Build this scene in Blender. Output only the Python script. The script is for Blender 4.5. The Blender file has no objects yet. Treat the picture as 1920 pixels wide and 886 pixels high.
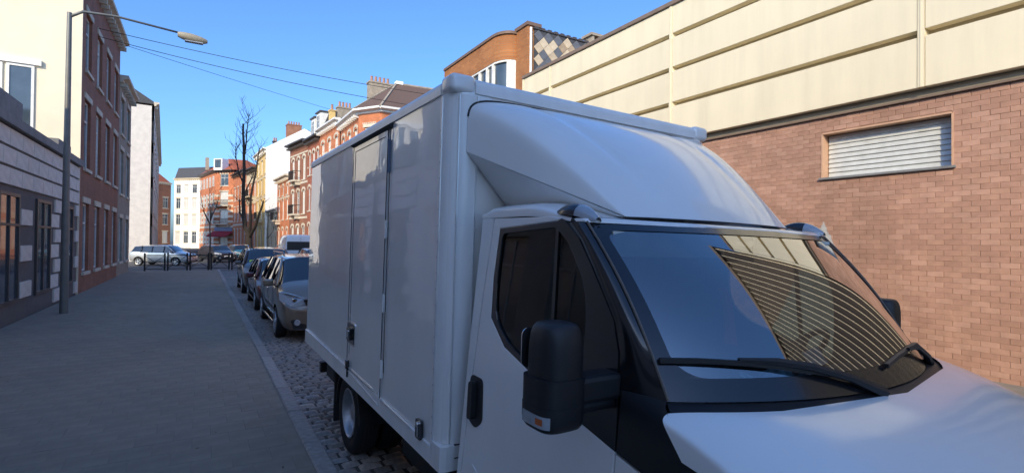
import bpy, bmesh, math, random
from mathutils import Vector, Matrix, Euler
from mathutils.geometry import tessellate_polygon
random.seed(7)
R = math.radians
SC = bpy.context.scene
COL = SC.collection

# ------------------------------------------------------------------ camera
cam_d = bpy.data.cameras.new('camera')
cam = bpy.data.objects.new('camera', cam_d); COL.objects.link(cam); SC.camera = cam
cam_d.sensor_width = 36.0; cam_d.lens = 950 / 1920 * 36.0
cam_d.clip_start = 0.05; cam_d.clip_end = 2000
TH, PI_, RO = R(31.5), R(.6), R(.6)
f_ = Vector((math.sin(TH)*math.cos(PI_), math.cos(TH)*math.cos(PI_), math.sin(PI_)))
r_ = Vector((math.cos(TH), -math.sin(TH), 0)); u_ = r_.cross(f_)
r2, u2 = r_*math.cos(RO) + u_*math.sin(RO), -r_*math.sin(RO) + u_*math.cos(RO)
M = Matrix((r2, u2, -f_)).transposed().to_4x4(); M.translation = (0, 0, 2.0)
cam.matrix_world = M
CAMP = Vector((0, 0, 2.0))
def depth_of(p): return (Vector(p) - CAMP).dot(f_)
def inview(p, m=40):
    d = Vector(p) - CAMP; z = d.dot(f_)
    if z < .2: return False
    x = 960 + 950*d.dot(r2)/z; y = 443 - 950*d.dot(u2)/z
    return -m < x < 1920 + m and -m < y < 886 + m

# ------------------------------------------------------------------ light
EL = R(27); SH = Vector((-.70, -.714))
sun_dir = Vector((SH.x*math.cos(EL), SH.y*math.cos(EL), math.sin(EL))).normalized()
sun_d = bpy.data.lights.new('sun', 'SUN'); sun_d.energy = 2.1; sun_d.angle = R(.5); sun_d.color = (1, .82, .54)
sun = bpy.data.objects.new('sun', sun_d); COL.objects.link(sun)
sun.rotation_euler = sun_dir.to_track_quat('Z', 'Y').to_euler(); sun.location = (0, 0, 60)
W = bpy.data.worlds.new('World'); SC.world = W; W.use_nodes = True
wn = W.node_tree.nodes; bg = wn['Background']
sky = wn.new('ShaderNodeTexSky'); sky.sky_type = 'NISHITA'; sky.sun_disc = False
sky.sun_elevation = EL; sky.sun_rotation = math.atan2(SH.x, SH.y) % (2*math.pi)
sky.altitude = 0; sky.air_density = 1.0; sky.dust_density = 2.0; sky.ozone_density = 8.0
wb = wn.new('ShaderNodeMixRGB'); wb.blend_type = 'MULTIPLY'; wb.inputs[0].default_value = 1; wb.inputs[2].default_value = (.83, .93, 1.0, 1)   # white balance set for the sun
W.node_tree.links.new(sky.outputs[0], wb.inputs[1]); W.node_tree.links.new(wb.outputs[0], bg.inputs[0]); bg.inputs[1].default_value = .15
SC.view_settings.view_transform = 'Standard'; SC.view_settings.look = 'None'
SC.view_settings.exposure = 0.95; SC.view_settings.gamma = 1

# ------------------------------------------------------------------ materials
def nodes_of(m):
    m.use_nodes = True
    return m.node_tree.nodes, m.node_tree.links, m.node_tree.nodes['Principled BSDF']
def mk(name, col, rough=.5, metal=0, var=.12, scale=6, bump=0, bscale=60, coat=0, crough=.05, cior=1.5, rnd=0, spec=.5, stretch=(1,1,1), detail=4):
    m = bpy.data.materials.new(name); n, l, b = nodes_of(m)
    b.inputs['Roughness'].default_value = rough; b.inputs['Metallic'].default_value = metal
    b.inputs['Coat Weight'].default_value = coat; b.inputs['Coat Roughness'].default_value = crough; b.inputs['Coat IOR'].default_value = cior
    b.inputs['Specular IOR Level'].default_value = spec
    tc = n.new('ShaderNodeTexCoord'); mp = n.new('ShaderNodeMapping'); mp.inputs['Scale'].default_value = stretch
    l.new(tc.outputs['Object'], mp.inputs[0])
    nz = n.new('ShaderNodeTexNoise'); nz.inputs['Scale'].default_value = scale; nz.inputs['Detail'].default_value = detail
    l.new(mp.outputs[0], nz.inputs['Vector'])
    cr = n.new('ShaderNodeMapRange'); cr.inputs['From Min'].default_value = .25; cr.inputs['From Max'].default_value = .75
    cr.inputs['To Min'].default_value = 1-var; cr.inputs['To Max'].default_value = 1+var
    l.new(nz.outputs['Fac'], cr.inputs['Value'])
    val = cr.outputs[0]
    if rnd:
        oi = n.new('ShaderNodeObjectInfo'); mr = n.new('ShaderNodeMapRange')
        mr.inputs['To Min'].default_value = 1-rnd; mr.inputs['To Max'].default_value = 1+rnd
        l.new(oi.outputs['Random'], mr.inputs['Value'])
        mu = n.new('ShaderNodeMath'); mu.operation = 'MULTIPLY'; l.new(val, mu.inputs[0]); l.new(mr.outputs[0], mu.inputs[1]); val = mu.outputs[0]
    vm = n.new('ShaderNodeVectorMath'); vm.operation = 'SCALE'; vm.inputs[0].default_value = col[:3]
    l.new(val, vm.inputs['Scale']); l.new(vm.outputs[0], b.inputs['Base Color'])
    if bump:
        n2 = n.new('ShaderNodeTexNoise'); n2.inputs['Scale'].default_value = bscale; n2.inputs['Detail'].default_value = 3
        l.new(mp.outputs[0], n2.inputs['Vector'])
        bp = n.new('ShaderNodeBump'); bp.inputs['Strength'].default_value = 1; bp.inputs['Distance'].default_value = bump
        l.new(n2.outputs['Fac'], bp.inputs['Height']); l.new(bp.outputs[0], b.inputs['Normal'])
        if coat: l.new(bp.outputs[0], b.inputs['Coat Normal'])
    return m
def mkbrick(name, c1, c2, mortar, bw=.22, bh=.075, ms=.009, rough=.85, var=.2):
    m = bpy.data.materials.new(name); n, l, b = nodes_of(m); b.inputs['Roughness'].default_value = rough
    tc = n.new('ShaderNodeTexCoord'); sp = n.new('ShaderNodeSeparateXYZ'); l.new(tc.outputs['Object'], sp.inputs[0])
    ad = n.new('ShaderNodeMath'); l.new(sp.outputs[0], ad.inputs[0]); l.new(sp.outputs[1], ad.inputs[1])
    cb = n.new('ShaderNodeCombineXYZ'); l.new(ad.outputs[0], cb.inputs[0]); l.new(sp.outputs[2], cb.inputs[1])
    bt = n.new('ShaderNodeTexBrick'); l.new(cb.outputs[0], bt.inputs['Vector'])
    bt.inputs['Color1'].default_value = (*c1, 1); bt.inputs['Color2'].default_value = (*c2, 1); bt.inputs['Mortar'].default_value = (*mortar, 1)
    bt.inputs['Scale'].default_value = 1; bt.inputs['Mortar Size'].default_value = ms; bt.inputs['Brick Width'].default_value = bw; bt.inputs['Row Height'].default_value = bh
    nz = n.new('ShaderNodeTexNoise'); nz.inputs['Scale'].default_value = 1.3; nz.inputs['Detail'].default_value = 5; l.new(tc.outputs['Object'], nz.inputs['Vector'])
    cr = n.new('ShaderNodeMapRange'); cr.inputs['From Min'].default_value = .25; cr.inputs['From Max'].default_value = .75
    cr.inputs['To Min'].default_value = 1-var; cr.inputs['To Max'].default_value = 1+var; l.new(nz.outputs['Fac'], cr.inputs['Value'])
    vm = n.new('ShaderNodeVectorMath'); vm.operation = 'SCALE'; l.new(bt.outputs['Color'], vm.inputs[0]); l.new(cr.outputs[0], vm.inputs['Scale'])
    l.new(vm.outputs[0], b.inputs['Base Color'])
    bp = n.new('ShaderNodeBump'); bp.inputs['Strength'].default_value = .6; bp.inputs['Distance'].default_value = .01; bp.invert = True
    l.new(bt.outputs['Fac'], bp.inputs['Height']); l.new(bp.outputs[0], b.inputs['Normal'])
    return m
def mkglass(name, tint, ior=1.6, rough=.01, boost=1.0):
    m = bpy.data.materials.new(name); m.use_nodes = True; n = m.node_tree.nodes; l = m.node_tree.links; n.clear()
    out = n.new('ShaderNodeOutputMaterial'); mx = n.new('ShaderNodeMixShader'); tr = n.new('ShaderNodeBsdfTransparent'); gl = n.new('ShaderNodeBsdfGlossy')
    tr.inputs[0].default_value = (*tint, 1); gl.inputs['Roughness'].default_value = rough
    fr = n.new('ShaderNodeFresnel'); fr.inputs[0].default_value = ior
    mu = n.new('ShaderNodeMath'); mu.operation = 'MULTIPLY'; mu.use_clamp = True; mu.inputs[1].default_value = boost
    l.new(fr.outputs[0], mu.inputs[0]); l.new(mu.outputs[0], mx.inputs[0]); l.new(tr.outputs[0], mx.inputs[1]); l.new(gl.outputs[0], mx.inputs[2]); l.new(mx.outputs[0], out.inputs[0])
    return m

T = {}
T['box'] = mk('white_gelcoat', (.88,.86,.83), .25, var=.015, scale=1.2, bump=.0035, bscale=1.5, coat=1, crough=.015, cior=1.9)
T['post'] = mk('white_aluminium_profile', (.83,.82,.80), .38, var=.03, scale=3, coat=.4, crough=.2)
T['paint'] = mk('white_cab_paint', (.87,.855,.83), .3, var=.02, scale=2, coat=1, crough=.04)
T['bonnet'] = mk('white_bonnet_paint', (.87,.855,.83), .35, var=.02, scale=2, coat=1, crough=.13)
T['fair'] = mk('white_moulded_plastic', (.86,.85,.83), .34, var=.02, scale=1.5, coat=.8, crough=.08, bump=.003, bscale=1.5)
T['seam'] = mk('dark_seam', (.03,.03,.034), .8)
T['highlight'] = mk('aluminium_highlight_edge', (.8,.8,.8), .3, metal=.6)  # bright metal for strips that draw highlights along edges
T['black'] = mk('black_grained_plastic', (.013,.013,.015), .45, var=.1, scale=30, bump=.0006, bscale=900)
T['gblack'] = mk('gloss_black_trim', (.010,.010,.012), .22, coat=.5, crough=.1)
T['pillar_seal'] = mk('highlight_brown_seal', (.16,.13,.11), .6)  # seal colour lightened for the highlight along the pillar
T['rubber'] = mk('rubber', (.014,.014,.015), .75, var=.25, scale=20, bump=.001, bscale=120)
T['steel'] = mk('silver_painted_steel', (.42,.43,.45), .35, metal=.7, var=.12, scale=12)
T['chrome'] = mk('chrome', (.75,.75,.76), .12, metal=1)
T['dark_metal'] = mk('dark_chassis_metal', (.02,.02,.022), .6, var=.3, scale=8)
T['amber'] = mk('amber_lens', (.50,.11,.02), .2, coat=1)
T['red_lens'] = mk('red_lens', (.45,.02,.02), .2, coat=1)
T['clear'] = mk('clear_lens', (.36,.38,.41), .1, coat=1, var=.12, scale=30)
T['interior'] = mk('dark_cab_interior', (.11,.115,.12), .8)
T['greytrim'] = mk('grey_cab_trim', (.52,.56,.53), .7)
T['windscreen'] = mkglass('windscreen_glass', (.60,.66,.66), 2.3, boost=2.1)
T['sideglass'] = mkglass('tinted_side_glass', (.48,.53,.52), 1.5)
T['carglass'] = mk('dark_car_glass', (.012,.016,.02), .04, coat=1, crough=.01, spec=.9)
T['pane'] = mk('window_pane', (.05,.07,.09), .06, spec=.9, var=.3, scale=2)
T['curtain'] = mk('pane_with_blind', (.62,.6,.54), .25, coat=1, var=.1)
T['frame'] = mk('white_window_frame', (.75,.74,.7), .45)
T['frame_d'] = mk('dark_window_frame', (.07,.06,.055), .45)
T['stone'] = mk('pale_trim_stone', (.62,.55,.43), .8, var=.18, scale=3)
T['bluestone'] = mk('blue_limestone', (.2,.2,.2), .75, var=.2, scale=4)
T['iron'] = mk('black_iron', (.012,.012,.013), .5)
T['pave'] = mk('concrete_paver', (.265,.232,.182), .88, var=.14, scale=5, rnd=.03, bump=.002, bscale=140)
T['pavejoint'] = mk('sandy_joint', (.24,.21,.168), .95, var=.3, scale=30)
T['kerb'] = mk('granite_kerb', (.29,.27,.25), .75, var=.22, scale=20, rnd=.1, bump=.002, bscale=90)
T['sett'] = mk('granite_sett', (.30,.285,.27), .55, var=.28, scale=22, rnd=.3, bump=.006, bscale=35)
T['asphalt'] = mk('asphalt', (.09,.09,.09), .9, var=.2, scale=30, bump=.003, bscale=200)
T['dirt'] = mk('gutter_dirt', (.09,.08,.07), .95, var=.3, scale=25)

# ------------------------------------------------------------------ mesh helpers
class MB:
    def __init__(s): s.v = []; s.f = []; s.mi = []
    def face(s, pts, mi=0):
        i = len(s.v); s.v += [tuple(p) for p in pts]; s.f.append(tuple(range(i, i+len(pts)))); s.mi.append(mi)
    def add(s, vs, fs, mi=0):
        i = len(s.v); s.v += [tuple(p) for p in vs]
        for f in fs: s.f.append(tuple(i+k for k in f)); s.mi.append(mi)
    def box(s, x0, x1, y0, y1, z0, z1, mi=0, skip=()):
        vs = [(x,y,z) for z in (z0,z1) for y in (y0,y1) for x in (x0,x1)]
        fs = [(0,2,3,1),(4,5,7,6),(0,1,5,4),(2,6,7,3),(0,4,6,2),(1,3,7,5)]
        s.add(vs, fs, mi)
    def obox(s, c, ax, ay, az, mi=0):
        c = Vector(c); ax, ay, az = Vector(ax), Vector(ay), Vector(az)
        vs = [c + ax*i + ay*j + az*k for k in (-1,1) for j in (-1,1) for i in (-1,1)]
        s.add(vs, [(0,2,3,1),(4,5,7,6),(0,1,5,4),(2,6,7,3),(0,4,6,2),(1,3,7,5)], mi)
    def bar(s, a, b, w, h=None, up=(0,0,1), mi=0):
        a, b = Vector(a), Vector(b); d = (b-a); n = d.normalized(); up = Vector(up)
        sx = n.cross(up)
        if sx.length < 1e-4: sx = n.cross(Vector((1,0,0)))
        sx.normalize(); sz = sx.cross(n); h = h or w
        s.obox((a+b)/2, d/2, sx*w/2, sz*h/2, mi)
    def tube(s, pts, rad, n=8, caps=True, mi=0):
        pts = [Vector(p) for p in pts]
        if not hasattr(rad, '__len__'): rad = [rad]*len(pts)
        rings = []; ref = None
        for i, p in enumerate(pts):
            d = (pts[min(i+1, len(pts)-1)] - pts[max(i-1, 0)]).normalized()
            if ref is None:
                ref = d.orthogonal().normalized()
            ref = (ref - d*ref.dot(d)).normalized(); w = d.cross(ref)
            rings.append([p + (ref*math.cos(a)+w*math.sin(a))*rad[i] for a in [2*math.pi*k/n for k in range(n)]])
        vs = [v for r in rings for v in r]; fs = []
        for i in range(len(pts)-1):
            for k in range(n): fs.append((i*n+k, i*n+(k+1)%n, (i+1)*n+(k+1)%n, (i+1)*n+k))
        if caps: fs.append(tuple(reversed(range(n)))); fs.append(tuple((len(pts)-1)*n+k for k in range(n)))
        s.add(vs, fs, mi)
    def lathe(s, prof, axis='x', c=(0,0,0), n=32, mi=0, closed=False):   # prof: (a along axis, radius)
        vs = []; fs = []; m = len(prof)
        for k in range(n):
            t = 2*math.pi*k/n
            for a, r in prof:
                if axis == 'x': vs.append((c[0]+a, c[1]+r*math.cos(t), c[2]+r*math.sin(t)))
                elif axis == 'z': vs.append((c[0]+r*math.cos(t), c[1]+r*math.sin(t), c[2]+a))
                else: vs.append((c[0]+r*math.cos(t), c[1]+a, c[2]+r*math.sin(t)))
        for k in range(n):
            k2 = (k+1) % n
            for i in range(m-1 if not closed else m):
                j = (i+1) % m
                fs.append((k*m+i, k2*m+i, k2*m+j, k*m+j))
        s.add(vs, fs, mi)
    def grid(s, fn, nu, nv, mi=0):
        vs = [fn(i/nu, j/nv) for j in range(nv+1) for i in range(nu+1)]
        fs = [(j*(nu+1)+i, j*(nu+1)+i+1, (j+1)*(nu+1)+i+1, (j+1)*(nu+1)+i) for j in range(nv) for i in range(nu)]
        s.add(vs, fs, mi)
    def prism(s, pts, fmap, t0, t1, mi=0):
        """2D polygon -> solid; fmap(a, b, t) gives the 3D point"""
        n = len(pts)
        tri = tessellate_polygon([[Vector((a, b, 0)) for a, b in pts]])
        vs = [fmap(a, b, t0) for a, b in pts] + [fmap(a, b, t1) for a, b in pts]
        fs = [tuple(t) for t in tri] + [tuple(n+i for i in reversed(t)) for t in tri]
        fs += [(i, (i+1) % n, n+(i+1) % n, n+i) for i in range(n)]
        s.add(vs, fs, mi)
    def build(s, name, mats, parent=None, smooth=False, bevel=0, solid=0, subsurf=0, angle=None, merge=True, loc=None):
        me = bpy.data.meshes.new(name); me.from_pydata(s.v, [], s.f)
        if not isinstance(mats, (list, tuple)): mats = [mats]
        for m in mats: me.materials.append(m)
        me.polygons.foreach_set('material_index', s.mi)
        bm = bmesh.new(); bm.from_mesh(me)
        if merge: bmesh.ops.remove_doubles(bm, verts=bm.verts, dist=1e-5)
        bmesh.ops.recalc_face_normals(bm, faces=bm.faces)
        bm.to_mesh(me); bm.free()
        o = bpy.data.objects.new(name, me); COL.objects.link(o)
        if parent is not None: o.parent = parent
        if loc: o.location = loc
        if smooth:
            for p in me.polygons: p.use_smooth = True
            if angle: me.set_sharp_from_angle(angle=R(angle))
        if solid:
            m = o.modifiers.new('solid', 'SOLIDIFY'); m.thickness = abs(solid); m.offset = 1 if solid > 0 else -1
        if subsurf:
            m = o.modifiers.new('sub', 'SUBSURF'); m.levels = m.render_levels = subsurf
        if bevel:
            m = o.modifiers.new('bevel', 'BEVEL'); m.width = bevel; m.segments = 2; m.limit_method = 'ANGLE'; m.angle_limit = R(40)
        return o
def round_poly(pts, rs, n=5):
    out = []; N = len(pts)
    if not hasattr(rs, '__len__'): rs = [rs]*N
    for i, p in enumerate(pts):
        p = Vector((p[0], p[1])); a = Vector(pts[i-1][:2]) - p; b = Vector(pts[(i+1) % N][:2]) - p; r = rs[i]
        r = min(r, a.length*.45, b.length*.45)
        if r <= 0: out.append((p.x, p.y)); continue
        a0 = p + a.normalized()*r; b0 = p + b.normalized()*r
        for k in range(n+1):
            t = k/n; q = a0*(1-t)**2 + p*2*t*(1-t) + b0*t*t; out.append((q.x, q.y))
    return out
def thing(name, label, cat, loc=(0,0,0), rot=(0,0,0), group=None):
    o = bpy.data.objects.new(name, None); COL.objects.link(o); o.empty_display_size = .3
    o.location = loc; o.rotation_euler = rot; o['label'] = label; o['category'] = cat
    if group: o['group'] = group
    return o
def tag(o, label, cat, group=None):
    o['label'] = label; o['category'] = cat
    if group: o['group'] = group
    return o
def inst(name, me, parent=None, loc=(0,0,0), rot=(0,0,0), scale=(1,1,1)):
    o = bpy.data.objects.new(name, me); COL.objects.link(o)
    if parent is not None: o.parent = parent
    o.location = loc; o.rotation_euler = rot; o.scale = scale
    return o
def evaluated_mesh(o):
    dg = bpy.context.evaluated_depsgraph_get(); dg.update()
    return bpy.data.meshes.new_from_object(o.evaluated_get(dg))


# ------------------------------------------------------------------ ground, road, pavements
def flat(name, x0, x1, y0, y1, z, m, kind='structure', z0=None):
    b = MB()
    if z0 is None: b.face([(x0,y0,z),(x1,y0,z),(x1,y1,z),(x0,y1,z)])
    else: b.box(x0, x1, y0, y1, z0, z)
    o = b.build(name, m); o['kind'] = kind; return o
flat('ground', -260, 260, -150, 420, -.03, T['asphalt'])
flat('road', 3.0, 7.0, -60, 36, 0.0, T['asphalt'])
flat('cross_street', -60, 60, 36, 52, -.008, T['asphalt'])
lane = flat('parking_lane', .98, 3.0, -40, 36, -.012, T['dirt'])
flat('far_pavement', 7.0, 9.5, -60, 36, .12, T['pave'], z0=-.025)
pavement = flat('pavement', -3.5, .832, -40, 36, .104, T['pavejoint'], z0=-.025)

# pavers: running bond slabs, nearest as single parts
def slab_mesh(w, d, h, e, m):
    b = MB(); x, y = w/2, d/2
    vs = [(-x,-y,0),(x,-y,0),(x,y,0),(-x,y,0),(-x,-y,h-e),(x,-y,h-e),(x,y,h-e),(-x,y,h-e),(-x+e,-y+e,h),(x-e,-y+e,h),(x-e,y-e,h),(-x+e,y-e,h)]
    fs = [(0,1,5,4),(1,2,6,5),(2,3,7,6),(3,0,4,7),(4,5,9,8),(5,6,10,9),(6,7,11,10),(7,4,8,11),(8,9,10,11)]
    return vs, fs
def lay(parent, name, stuffname, cells, vs_fs, mats, z, n_single=300, jit=.003, tilt=.006):
    vs, fs = vs_fs; rnd = random.Random(3)
    meshes = []
    for m in mats:
        me = bpy.data.meshes.new(name); me.from_pydata(vs, [], fs); me.materials.append(m); meshes.append(me)
    vis = [c for c in cells if inview((c[0], c[1], z))]
    vis.sort(key=lambda c: depth_of((c[0], c[1], z)))
    single = set(vis[:n_single]); sb = MB()
    for c in cells:
        dz = z + rnd.uniform(-jit, jit); rx, ry = rnd.uniform(-tilt, tilt), rnd.uniform(-tilt, tilt); rz = rnd.uniform(-tilt, tilt)*1.5
        sx, sy = c[2] if len(c) > 2 else (1, 1)
        k = rnd.randrange(len(meshes))
        if c in single: inst(name, meshes[k], parent, (c[0], c[1], dz), (rx, ry, rz), (sx, sy, 1))
        else:
            mt = Matrix.Translation((c[0], c[1], dz)) @ Euler((rx, ry, rz)).to_matrix().to_4x4() @ Matrix.Diagonal((sx, sy, 1, 1))
            sb.add([mt @ Vector(v) for v in vs], fs, k)
    if sb.v:
        o = sb.build(stuffname, mats, parent, merge=False); o['kind'] = 'stuff'
PW, PD = .30, .30
cells = []
for j in range(int((36-1.5)/PD)):
    y = 1.5 + (j+.5)*PD; off = .15 if j % 2 else 0
    for i in range(15):
        x = -3.5 + (i+.5)*PW - off
        x0, x1 = max(x-PW/2, -3.5), min(x+PW/2, .83)
        if x1-x0 < .05: continue
        cells.append(((x0+x1)/2, y, ((x1-x0-.004)/PW, (PD-.004)/PD)))
T['pave2'] = mk('concrete_paver_grey', (.258,.228,.18), .88, var=.14, scale=5, rnd=.03, bump=.002, bscale=140)
T['pave3'] = mk('concrete_paver_brown', (.27,.235,.182), .88, var=.14, scale=5, rnd=.03, bump=.002, bscale=140)
lay(pavement, 'paver', 'distant_paving', cells, slab_mesh(PW, PD, .05, .002, None), [T['pave'], T['pave2'], T['pave3']], .0565, 300, .0008, .002)
# kerb stones
kvs = slab_mesh(.15, 1.0, .16, .014, None)
cells = [(.906, -8+1.0*k+.5, (1, .985)) for k in range(44)]
kerb = MB(); kerb.box(.835, .977, -40, 36, -.03, .07); kerb = kerb.build('kerb', T['dirt']); kerb['kind'] = 'structure'
lay(kerb, 'kerb_stone', 'distant_kerb_stones', cells, kvs, [T['kerb']], -.035, 300, .003, .003)
# granite setts of the parking lane, courses square to the kerb
b = MB(); e = .028; w, d, h = .19, .115, .07
vs, fs = slab_mesh(w, d, h, e, None); vs = [(x*(1+.06*math.sin(9*x+5*y)), y, z) for x, y, z in vs]
vs.append((0, 0, h+.010)); fs = fs[:-1] + [(8,9,12),(9,10,12),(10,11,12),(11,8,12)]
cells = []; rr = random.Random(5)
y = 2.2; j = 0
while y < 35.8:
    dd = .125*rr.uniform(.92, 1.1); x = .985 - (.1 if j % 2 else 0)*rr.uniform(.8, 1.2)
    while x < 2.98:
        ww = .2*rr.uniform(.82, 1.15); xa, xb = max(x, .985), min(x+ww, 2.99)
        if xb-xa > .05: cells.append(((xa+xb)/2, y+dd/2+rr.uniform(-.006, .006), ((xb-xa-.016)/w, (dd-.014)/d)))
        x += ww
    y += dd; j += 1
T['sett2'] = mk('granite_sett_warm', (.33,.29,.25), .55, var=.28, scale=22, rnd=.3, bump=.006, bscale=35)
lay(lane, 'cobblestone', 'distant_cobblestones', cells, (vs, fs), [T['sett'], T['sett2']], -.062, 300, .006, .03)
# leaf scraps and specks of litter on the pavement
lb = MB(); rr = random.Random(11)
for k in range(150):
    x, y = rr.uniform(-2.5, .9), 3.5 + 14*rr.random()**1.4; a = rr.uniform(0, 6.28); s = rr.uniform(.006, .022)
    c, sn = math.cos(a)*s, math.sin(a)*s; z = .1125
    lb.face([(x-c, y-sn, z), (x+sn*.5, y-c*.5, z+.004), (x+c, y+sn, z+.001), (x-sn*.5, y+c*.5, z+.005)], rr.randrange(2))
o = lb.build('fallen_leaf_scraps', [mk('pale_leaf_scrap', (.33,.3,.24), .9), mk('brown_leaf_scrap', (.14,.09,.05), .9)]); o['kind'] = 'stuff'

# ------------------------------------------------------------------ the white box truck
# truck coordinates: x across from the kerb side, y backwards, z up; origin at the box's lower front kerb-side corner
TRot = Matrix.Rotation(R(.5), 3, 'Z') @ Matrix.Rotation(R(.5), 3, 'X') @ Matrix.Rotation(R(1.0), 3, 'Y')
HB = .77
tbase = Vector((1.10, 2.50, .77)) - TRot @ Vector((0, 0, HB))
truck = thing('box_truck', 'white box truck parked beside the kerb, with a wind deflector above its cab', 'truck', tbase, TRot.to_euler())
def P(mb, name, mats, parent=None, **k):
    o = mb.build(name, mats, parent or truck, **k)
    if parent is None: o.location = (0, 0, HB)
    return o
BW, BL, BH = 2.12, 3.88, 2.14
# --- box shell: plan outline with rounded front corners
def plan(inset, r, back=0):
    return round_poly([(inset, inset), (BW-inset, inset), (BW-inset, BL-back), (inset, BL-back)], [r, r, .02, .02], 8)
b = MB(); b.prism(plan(.004, .11), lambda x, y, t: (x, y, t), .06, 2.09)
box = P(b, 'cargo_box', T['box'], smooth=True, angle=30)
b = MB(); b.prism(plan(.03, .1), lambda x, y, t: (x, y, t), 2.088, 2.128); P(b, 'box_roof', T['post'])
def rail_profile(mb, a, c, side):   # rounded roof edge rail running from a to c (along y) on one side
    prof = [(-.006, 2.045), (-.006, 2.085)] + [(-.006+.075*(1-math.cos(t)), 2.085+.055*math.sin(t)) for t in [math.pi/2*k/6 for k in range(1, 7)]] + [(.11, 2.14), (.11, 2.05)]
    if side < 0: mb.prism(prof, lambda u, z, t: (u, t, z), a, c)
    elif side > 0: mb.prism(prof, lambda u, z, t: (BW-u, t, z), a, c)
    else: mb.prism([(u*1.0, z) for u, z in prof], lambda u, z, t: (t, u, z), a, c)
for s in (-1, 1):
    b = MB(); rail_profile(b, .14, BL+.005, s); P(b, 'top_rail', T['post'], smooth=True, angle=35)
b = MB(); rail_profile(b, .14, BW-.14, 0); P(b, 'front_top_rail', T['post'], smooth=True, angle=35)
b = MB(); b.prism([(BL-.1, 2.05), (BL+.006, 2.05), (BL+.006, 2.1), (BL-.03, 2.14), (BL-.1, 2.14)], lambda u, z, t: (t, u, z), .115, BW-.115); P(b, 'rear_top_rail', T['post'])
# corner caps
def corner_cap(x0, x1):
    b = MB(); b.box(x0, x1, -.007, .143, 2.04, 2.1425)
    o = P(b, 'corner_cap', T['fair']); m = o.modifiers.new('bevel', 'BEVEL'); m.width = .03; m.segments = 5
    for p in o.data.polygons: p.use_smooth = True
    return o
corner_cap(-.0085, .143); corner_cap(BW-.143, BW+.0085)
# corner posts: rounded extrusions with fine ribs
def post(flip):
    r = .12; path = [(-.003, .14), (-.003, r)] + [(-.003+r-r*math.cos(t), -.003+r-r*math.sin(t)) for t in [math.pi/2*k/10 for k in range(1, 10)]] + [(r, -.003), (.165, -.003)]
    inner = [(x+.012*(1 if i < 6 else .5), y+.012*(.5 if i < 6 else 1)) for i, (x, y) in enumerate(path)]
    fm = (lambda x, y, t: (BW-x, y, t)) if flip else (lambda x, y, t: (x, y, t))
    b = MB(); b.prism(path + inner[::-1], fm, .0, 2.035)
    o = P(b, 'corner_post', T['post'], smooth=True, angle=30)
    s = MB()
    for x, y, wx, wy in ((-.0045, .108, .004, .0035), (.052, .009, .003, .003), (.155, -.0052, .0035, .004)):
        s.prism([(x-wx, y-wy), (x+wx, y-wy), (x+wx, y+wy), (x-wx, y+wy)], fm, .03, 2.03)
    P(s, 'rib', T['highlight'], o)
    k = MB()
    for i in range(22):
        z = .08+i*.088
        for (cx, cy) in ((-.004, .125),):
            k.prism([(cx-.0025, cy-.0025), (cx+.0025, cy-.0025), (cx+.0025, cy+.0025), (cx-.0025, cy+.0025)], fm, z, z+.005)
    P(k, 'rivets', T['steel'], o)['kind'] = 'stuff'
    return o
post(False); post(True)
b = MB(); b.prism([(-.008, .0), (-.008, .13), (.02, .13), (.02, .02), (.17, .02), (.17, -.008), (.03, -.008)], lambda x, y, t: (x, y, t), -.004, .135); P(b, 'post_foot', T['post'], bevel=.004)
for za, zb in ((.062, .068), (.132, .137)):
    b = MB(); b.box(.075, .166, -.0095, .012, za, zb); P(b, 'post_foot_seam', T['seam'])
# lower rail with a bright strip drawing its edge highlight
def zr(y): return .095 + .012*y
for s in (0, 1):
    b = MB()
    def fm(u, z, t, s=s): return ((t if not s else BW-t), u, z)
    b.prism([(.12, .0), (BL, .0), (BL, zr(BL)), (.12, zr(.12))], fm, -.008, .03); P(b, 'bottom_rail', T['post'])
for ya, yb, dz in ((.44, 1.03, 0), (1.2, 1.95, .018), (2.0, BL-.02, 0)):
    b = MB(); b.bar((-.0085, ya, zr(ya)+dz), (-.0085, yb, zr(yb)+dz), .006, .010); P(b, 'rail_highlight_edge', T['highlight'])
# --- side door
door = MB(); door.box(-.004, .02, 1.055, 1.955, .125, 2.005); door = P(door, 'side_door', T['box'])
b = MB()
def seam(_b, y0, z0, y1, z1, w=.007, x=-.0045):
    mb = MB(); mb.bar((x, y0, z0), (x, y1, z1), w, .004, up=(1,0,0)); P(mb, 'door_gap', T['seam'], door)
seam(b, 1.965, .10, 1.965, 2.02); seam(b, 1.045, .06, 1.045, 2.03); seam(b, .985, .3, .985, 2.03, .005)
seam(b, 1.045, .062, 1.93, .118, .006); seam(b, 1.10, 1.965, 1.90, 1.965, .005); seam(b, 1.90, .25, 1.90, 1.965, .004)
b = MB(); b.prism([(-.03, 2.028), (-.006, 2.046), (.0, 2.046), (.0, 2.010), (-.012, 2.012)], lambda u, z, t: (u, t, z), .96, 1.985); P(b, 'drip_rail', T['dark_metal'], door)
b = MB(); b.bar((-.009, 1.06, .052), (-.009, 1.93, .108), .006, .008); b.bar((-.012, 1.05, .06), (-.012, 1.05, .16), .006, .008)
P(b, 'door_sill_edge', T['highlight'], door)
def hinge(y, z0, z1, m):
    b = MB(); b.box(-.008, -.003, y-.022, y+.022, z0, z1); b.tube([(-.010, y, z0-.004), (-.010, y, z1+.004)], .006, 10)
    for k in range(3): b.box(-.010, -.007, y-.019, y-.013, z0+.02+k*(z1-z0-.05)/2, z0+.032+k*(z1-z0-.05)/2)
    P(b, 'hinge', m, door)
T['hinge_blue'] = mk('blue_grey_hinge', (.12,.16,.24), .5)
hinge(1.0, 1.70, 1.93, T['hinge_blue'])
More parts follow.
